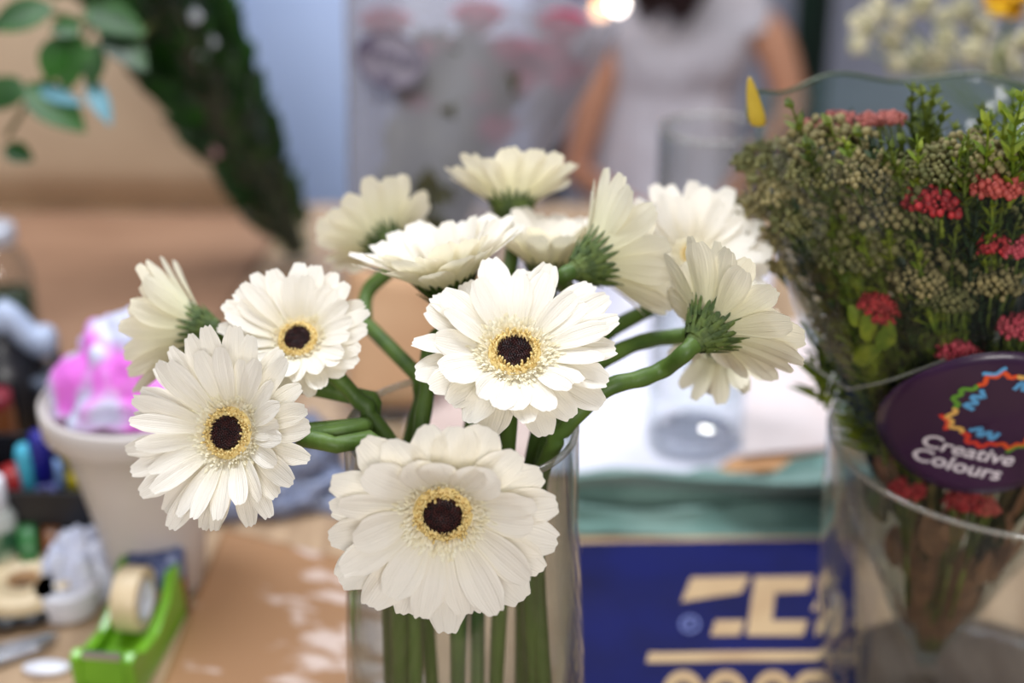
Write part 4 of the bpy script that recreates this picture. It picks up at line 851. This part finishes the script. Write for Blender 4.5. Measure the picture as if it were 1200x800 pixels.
hb = Vector((.364, 2.75, TZ + .96)); t = thing('light_bulb', 'bare round bulb on a cord, added out of view for the bright spot in the empty vase', 'light', hb)  # unseen bulb, added so that the empty vase's base shows a bright spot
mb = MB(); mb.ball(hb, .026, 18, 12, (1, 1, 1.1)); mb.build('bulb', glow_mat('bulb_warm_white', (1, .95, .86, 1), 70), t)
mb = MB(); mb.lathe([(.012, .024), (.014, .03), (.014, .055), (.006, .062)], None, 16, hb, True, True); mb.build('socket', BLK, t); mb = MB(); mb.tube([hb + Vector((0, 0, .06)), hb + Vector((0, 0, .5)), Vector((hb.x, hb.y, 2.8))], .003, 6); mb.build('cord', BLK, t)

# ------------------------------------------------------------------ seated woman in a white dress
YP = 2.62
SKIN = mat('skin', rgb(206, 148, 116), .5, rgb(196, 134, 104), 6, trans=.05); HAIR = mat('hair_dark', rgb(44, 20, 18), .45, rgb(26, 12, 12), 60, (1, 1, .1)); DRS = mat('dress_white', rgb(226, 220, 226), .8, rgb(216, 208, 214), 14, bump=.3, bscale=30, trans=.08)
nk = at_y(800, -14, YP); X0 = nk.x; ZN = nk.z                 # base of the neck
WST = at_y(792, 108, YP).z; WX = at_y(785, 120, YP).x
seatz = .36
root = thing('person', 'woman seated in a white short-sleeved dress, dark hair hanging forward, looking down at her hands', 'person', (X0, YP, seatz - .002))
def skin_body():
    V, E, R = [], [], []
    def v(p, r): V.append(Vector(p)); R.append(r if hasattr(r, '__len__') else (r, r)); return len(V) - 1
    def ch(i, pts):
        for p, r in pts: k = v(p, r); E.append((i, k)); i = k
        return i
    hipz = seatz + .11
    pel = v((WX, YP + .05, hipz), (.135, .105))
    ab = ch(pel, [((WX, YP + .06, hipz + (WST - hipz) * .55), (.105, .085)), ((WX, YP + .05, WST), (.108, .085))])
    chest = ch(ab, [((X0, YP + .03, ZN - .10), (.125, .085))])
    neckb = ch(chest, [((X0, YP + .01, ZN - .025), (.075, .06)), ((X0, YP - .005, ZN + .03), .046), ((X0 - .004, YP - .035, ZN + .085), .048)])
    ch(neckb, [((X0 - .006, YP - .06, ZN + .13), (.068, .075)), ((X0 - .008, YP - .065, ZN + .18), (.074, .085)), ((X0 - .008, YP - .05, ZN + .235), (.055, .06))])
    sl = at_y(722, 22, YP + .02); el = at_y(672, 200, YP - .06); hl = at_y(738, 246, YP - .22)
    a = ch(chest, [(Vector((X0 - .085, YP + .03, ZN - .045)), .05), (sl + Vector((.012, 0, -.02)), .042), (sl.lerp(el, .5), .034), (el, .029), (el.lerp(hl, .5), .027), (hl, .019)])
    hand(V, E, R, a, hl, (hl - el).normalized())
    sr = at_y(868, 12, YP + .02); er = at_y(930, 128, YP - .02); hr = at_y(850, 240, YP - .24)
    a = ch(chest, [(Vector((X0 + .085, YP + .03, ZN - .040)), .05), (sr + Vector((-.01, 0, -.01)), .047), (at_y(905, 38, YP), .044), (er, .032), (er.lerp(hr, .5), .028), (hr, .019)])
    hand(V, E, R, a, hr, (hr - er).normalized())
    for s in (-1, 1):
        ch(pel, [((WX + s * .095, YP - .02, seatz + .085), .085), ((WX + s * .10, YP - .22, seatz + .085), .072), ((WX + s * .095, YP - .42, seatz + .08), .056), ((WX + s * .095, YP - .45, seatz - .08), .05), ((WX + s * .095, YP - .43, .10), .034), ((WX + s * .095, YP - .46, .045), .034), ((WX + s * .10, YP - .58, .026), .024)])
    return V, E, R
def hand(V, E, R, w, p, d):
    up = Vector((0, 0, 1)); sd = d.cross(up).normalized(); nm = sd.cross(d).normalized()
    def v(q, r): V.append(Vector(q)); R.append((r, r)); return len(V) - 1
    pm = v(p + d * .045, .017); E.append((w, pm)); R[pm] = (.026, .013)
    for k, (o, L) in enumerate(((-.027, .062), (-.009, .074), (.009, .070), (.027, .055))):
        i = pm; b = p + d * .078 + sd * o
        for q in (b, b + d * L * .45 - nm * .006, b + d * L * .8 - nm * .022, b + d * L * .92 - nm * .036): j = v(q, .0085 if q is b else .0075); E.append((i, j)); i = j
    i = w; b = p + d * .02 - sd * .03
    for q in (b, b + d * .03 - sd * .016 - nm * .006, b + d * .052 - sd * .014 - nm * .016): j = v(q, .0095); E.append((i, j)); i = j
V, E, R = skin_body(); me = bpy.data.meshes.new('body'); me.from_pydata([tuple(v) for v in V], E, []); body = bpy.data.objects.new('body', me); COL.objects.link(body)
md = body.modifiers.new('skin', 'SKIN'); md.use_smooth_shade = True
for i, r in enumerate(R): me.skin_vertices[0].data[i].radius = r
me.skin_vertices[0].data[0].use_root = True
q = body.modifiers.new('sub', 'SUBSURF'); q.levels = 2; q.render_levels = 2; me.materials.append(SKIN)
body.parent = root; body.matrix_parent_inverse = Matrix.Translation(-root.location)
# face
hc = Vector((X0 - .008, YP - .065, ZN + .155)); fdir = Vector((0, -1, -.35)).normalized(); fu = Vector((0, -.35, 1)).normalized()
mb = MB(); mb.ball(hc + fdir * .092 - fu * .008, .017, 10, 8, (.7, .9, 1.2)); mb.build('nose', SKIN, root)
for s in (-1, 1):
    mb = MB(); mb.ball(hc + fdir * .074 + RT * s * .030 + fu * .018, .011, 10, 8, (1.3, .6, .7)); mb.build('eye', mat('eye_dark', rgb(60, 40, 34), .2), root)
    mb = MB(); mb.ball(hc + RT * s * .078 - fdir * .004, .024, 10, 8, (.4, .6, 1.1)); mb.build('ear', SKIN, root)
mb = MB(); mb.ball(hc + fdir * .082 - fu * .042, .018, 10, 8, (1.3, .5, .4)); mb.build('mouth', mat('lips', rgb(170, 84, 80), .4), root)
# hair: cap plus locks that fall forward to the breast
mb = MB(); mb.ball(hc + Vector((0, .018, .032)), .096, 24, 16, (1.0, 1.08, 1.06))
rg = random.Random(4); tipz = 0 * at_y(770, 24, YP - .12).z
for k in range(46):
    a = rg.uniform(-1.0, .75); s0 = hc + Vector((math.sin(a) * .085, -.02 - .03 * math.cos(a), .06 + rg.uniform(-.03, .03))); e0 = at_y(rg.uniform(744, 812), rg.uniform(8, 30) if k % 4 else rg.uniform(-10, 10), YP - .12)
    mb.tube(cr([s0, s0.lerp(e0, .45) + Vector((math.sin(a) * .03, -.045, 0)), e0], 6), [.012, .014, .015, .015, .016, .016, .016, .015, .014, .012, .010, .007, .003], 7)
mb.build('hair', HAIR, root)
# dress: bodice, gathered skirt over the lap, cap sleeves
def lo(secs, name, fold=0.0, n=64, close=False):
    mb = MB(); rows = []
    for c, a, b, fz in secs: rows.append([Vector((c[0] + math.sin(2 * PI * i / n) * a * (1 + fz * math.sin(2 * PI * i / n * 11)), c[1] - math.cos(2 * PI * i / n) * b * (1 + fz * math.sin(2 * PI * i / n * 11 + 1)), c[2])) for i in range(n)])
    mb.grid(rows, True); return mb.build(name, DRS, root, solid=.002, subsurf=1)
zl = at_y(790, 250, YP).z
lo([((X0, YP + .01, ZN + .012), .060, .058, 0), ((X0, YP + .012, ZN - .012), .098, .075, 0), ((X0, YP + .018, ZN - .045), .138, .092, .004), ((X0, YP + .022, ZN - .09), .140, .108, .006), ((X0, YP + .03, ZN - .14), .138, .112, .01), ((WX, YP + .04, WST + .012), .128, .104, .012), ((WX, YP + .04, WST), .125, .101, .004), ((WX, YP + .04, WST - .01), .130, .105, .02), ((WX, YP + .045, zl + .08), .145, .118, .03), ((WX, YP + .05, zl), .165, .14, .03), ((WX, YP + .04, seatz + .10), .20, .19, .02), ((WX, YP + .03, seatz + .03), .215, .2, .02)], 'dress')
mb = MB(); rows = []
for j in range(15):
    v = j / 14; row = []
    for i in range(33):
        u = i / 32 * 2 - 1; y = YP - .02 - .50 * min(1, v * 1.5); z = seatz + .175 - .02 * v if v < .667 else seatz + .162 - (v - .667) * 1.0
        row.append(Vector((WX + u * (.19 + .03 * v), y - (.03 * (v - .667) if v > .667 else 0), z - .09 * abs(u) ** 3 + .008 * math.sin(u * 16) * v)))
    rows.append(row)
mb.grid(rows); mb.build('skirt', DRS, root, solid=.002, subsurf=1)
for sx, ex, ey, s in ((725, 712, 62, -1), (862, 884, 62, 1)):
    a = Vector((X0 + s * .085, YP + .03, ZN - .03)); b = at_y(ex, ey - 14, YP + .01) if s < 0 else at_y(872, 44, YP + .005)
    pts = cr([a, a.lerp(b, .5) + Vector((0, 0, .014)), b], 6); mb = MB(); mb.tube(pts, [.055 + .006 * math.sin(PI * i / (len(pts) - 1)) for i in range(len(pts))], 28, False); mb.build('sleeve', DRS, root, solid=.002)
# low stool
t = thing('stool', 'low wooden stool under the seated woman', 'stool', (WX, YP + .06, 0))
mb = MB(); mb.lathe([(.001, seatz - .04), (.17, seatz - .04), (.178, seatz - .032), (.178, seatz - .012), (.170, seatz - .004), (.001, seatz - .004)], None, 40, (WX, YP + .06, 0), True, True); mb.build('seat', TW, t)
for k in range(4): a = PI / 4 + PI / 2 * k; mb = MB(); mb.tube([Vector((WX + .11 * math.cos(a), YP + .06 + .11 * math.sin(a), seatz - .038)), Vector((WX + .15 * math.cos(a), YP + .06 + .15 * math.sin(a), .001))], .016, 12); mb.build('leg', TW, t)

# ------------------------------------------------------------------ light
def area(name, loc, target, size, power, col):
    l = bpy.data.lights.new(name, 'AREA'); l.shape = 'RECTANGLE'; l.size, l.size_y = size; l.energy = power; l.color = col
    o = bpy.data.objects.new(name, l); COL.objects.link(o); o.location = loc; o.rotation_euler = (Vector(target) - Vector(loc)).to_track_quat('-Z', 'Y').to_euler(); return o
area('ceiling_and_front_lamp', (-.35, -.25, 2.75), (.0, .6, 1.1), (1.0, .5), 5, (1, .97, .93))
area('ceiling_and_front_lamp', (.55, 1.35, 2.8), (.35, 1.35, .9), (1.0, .6), 24, (.93, .95, 1.0))
area('ceiling_and_front_lamp', (.22, -1.6, 2.0), (.0, .6, 1.15), (1.1, .6), 37, (1, .97, .94))  # added low behind the camera as frontal light on the gerberas
area('ceiling_and_front_lamp', (-.55, 1.15, 2.7), (-.15, 1.9, 1.0), (1.2, .6), 42, (.88, .93, 1.0))
w = bpy.data.worlds.new('world'); SC.world = w; w.use_nodes = True; w.node_tree.nodes['Background'].inputs[0].default_value = (.80, .84, .95, 1); w.node_tree.nodes['Background'].inputs[1].default_value = .20
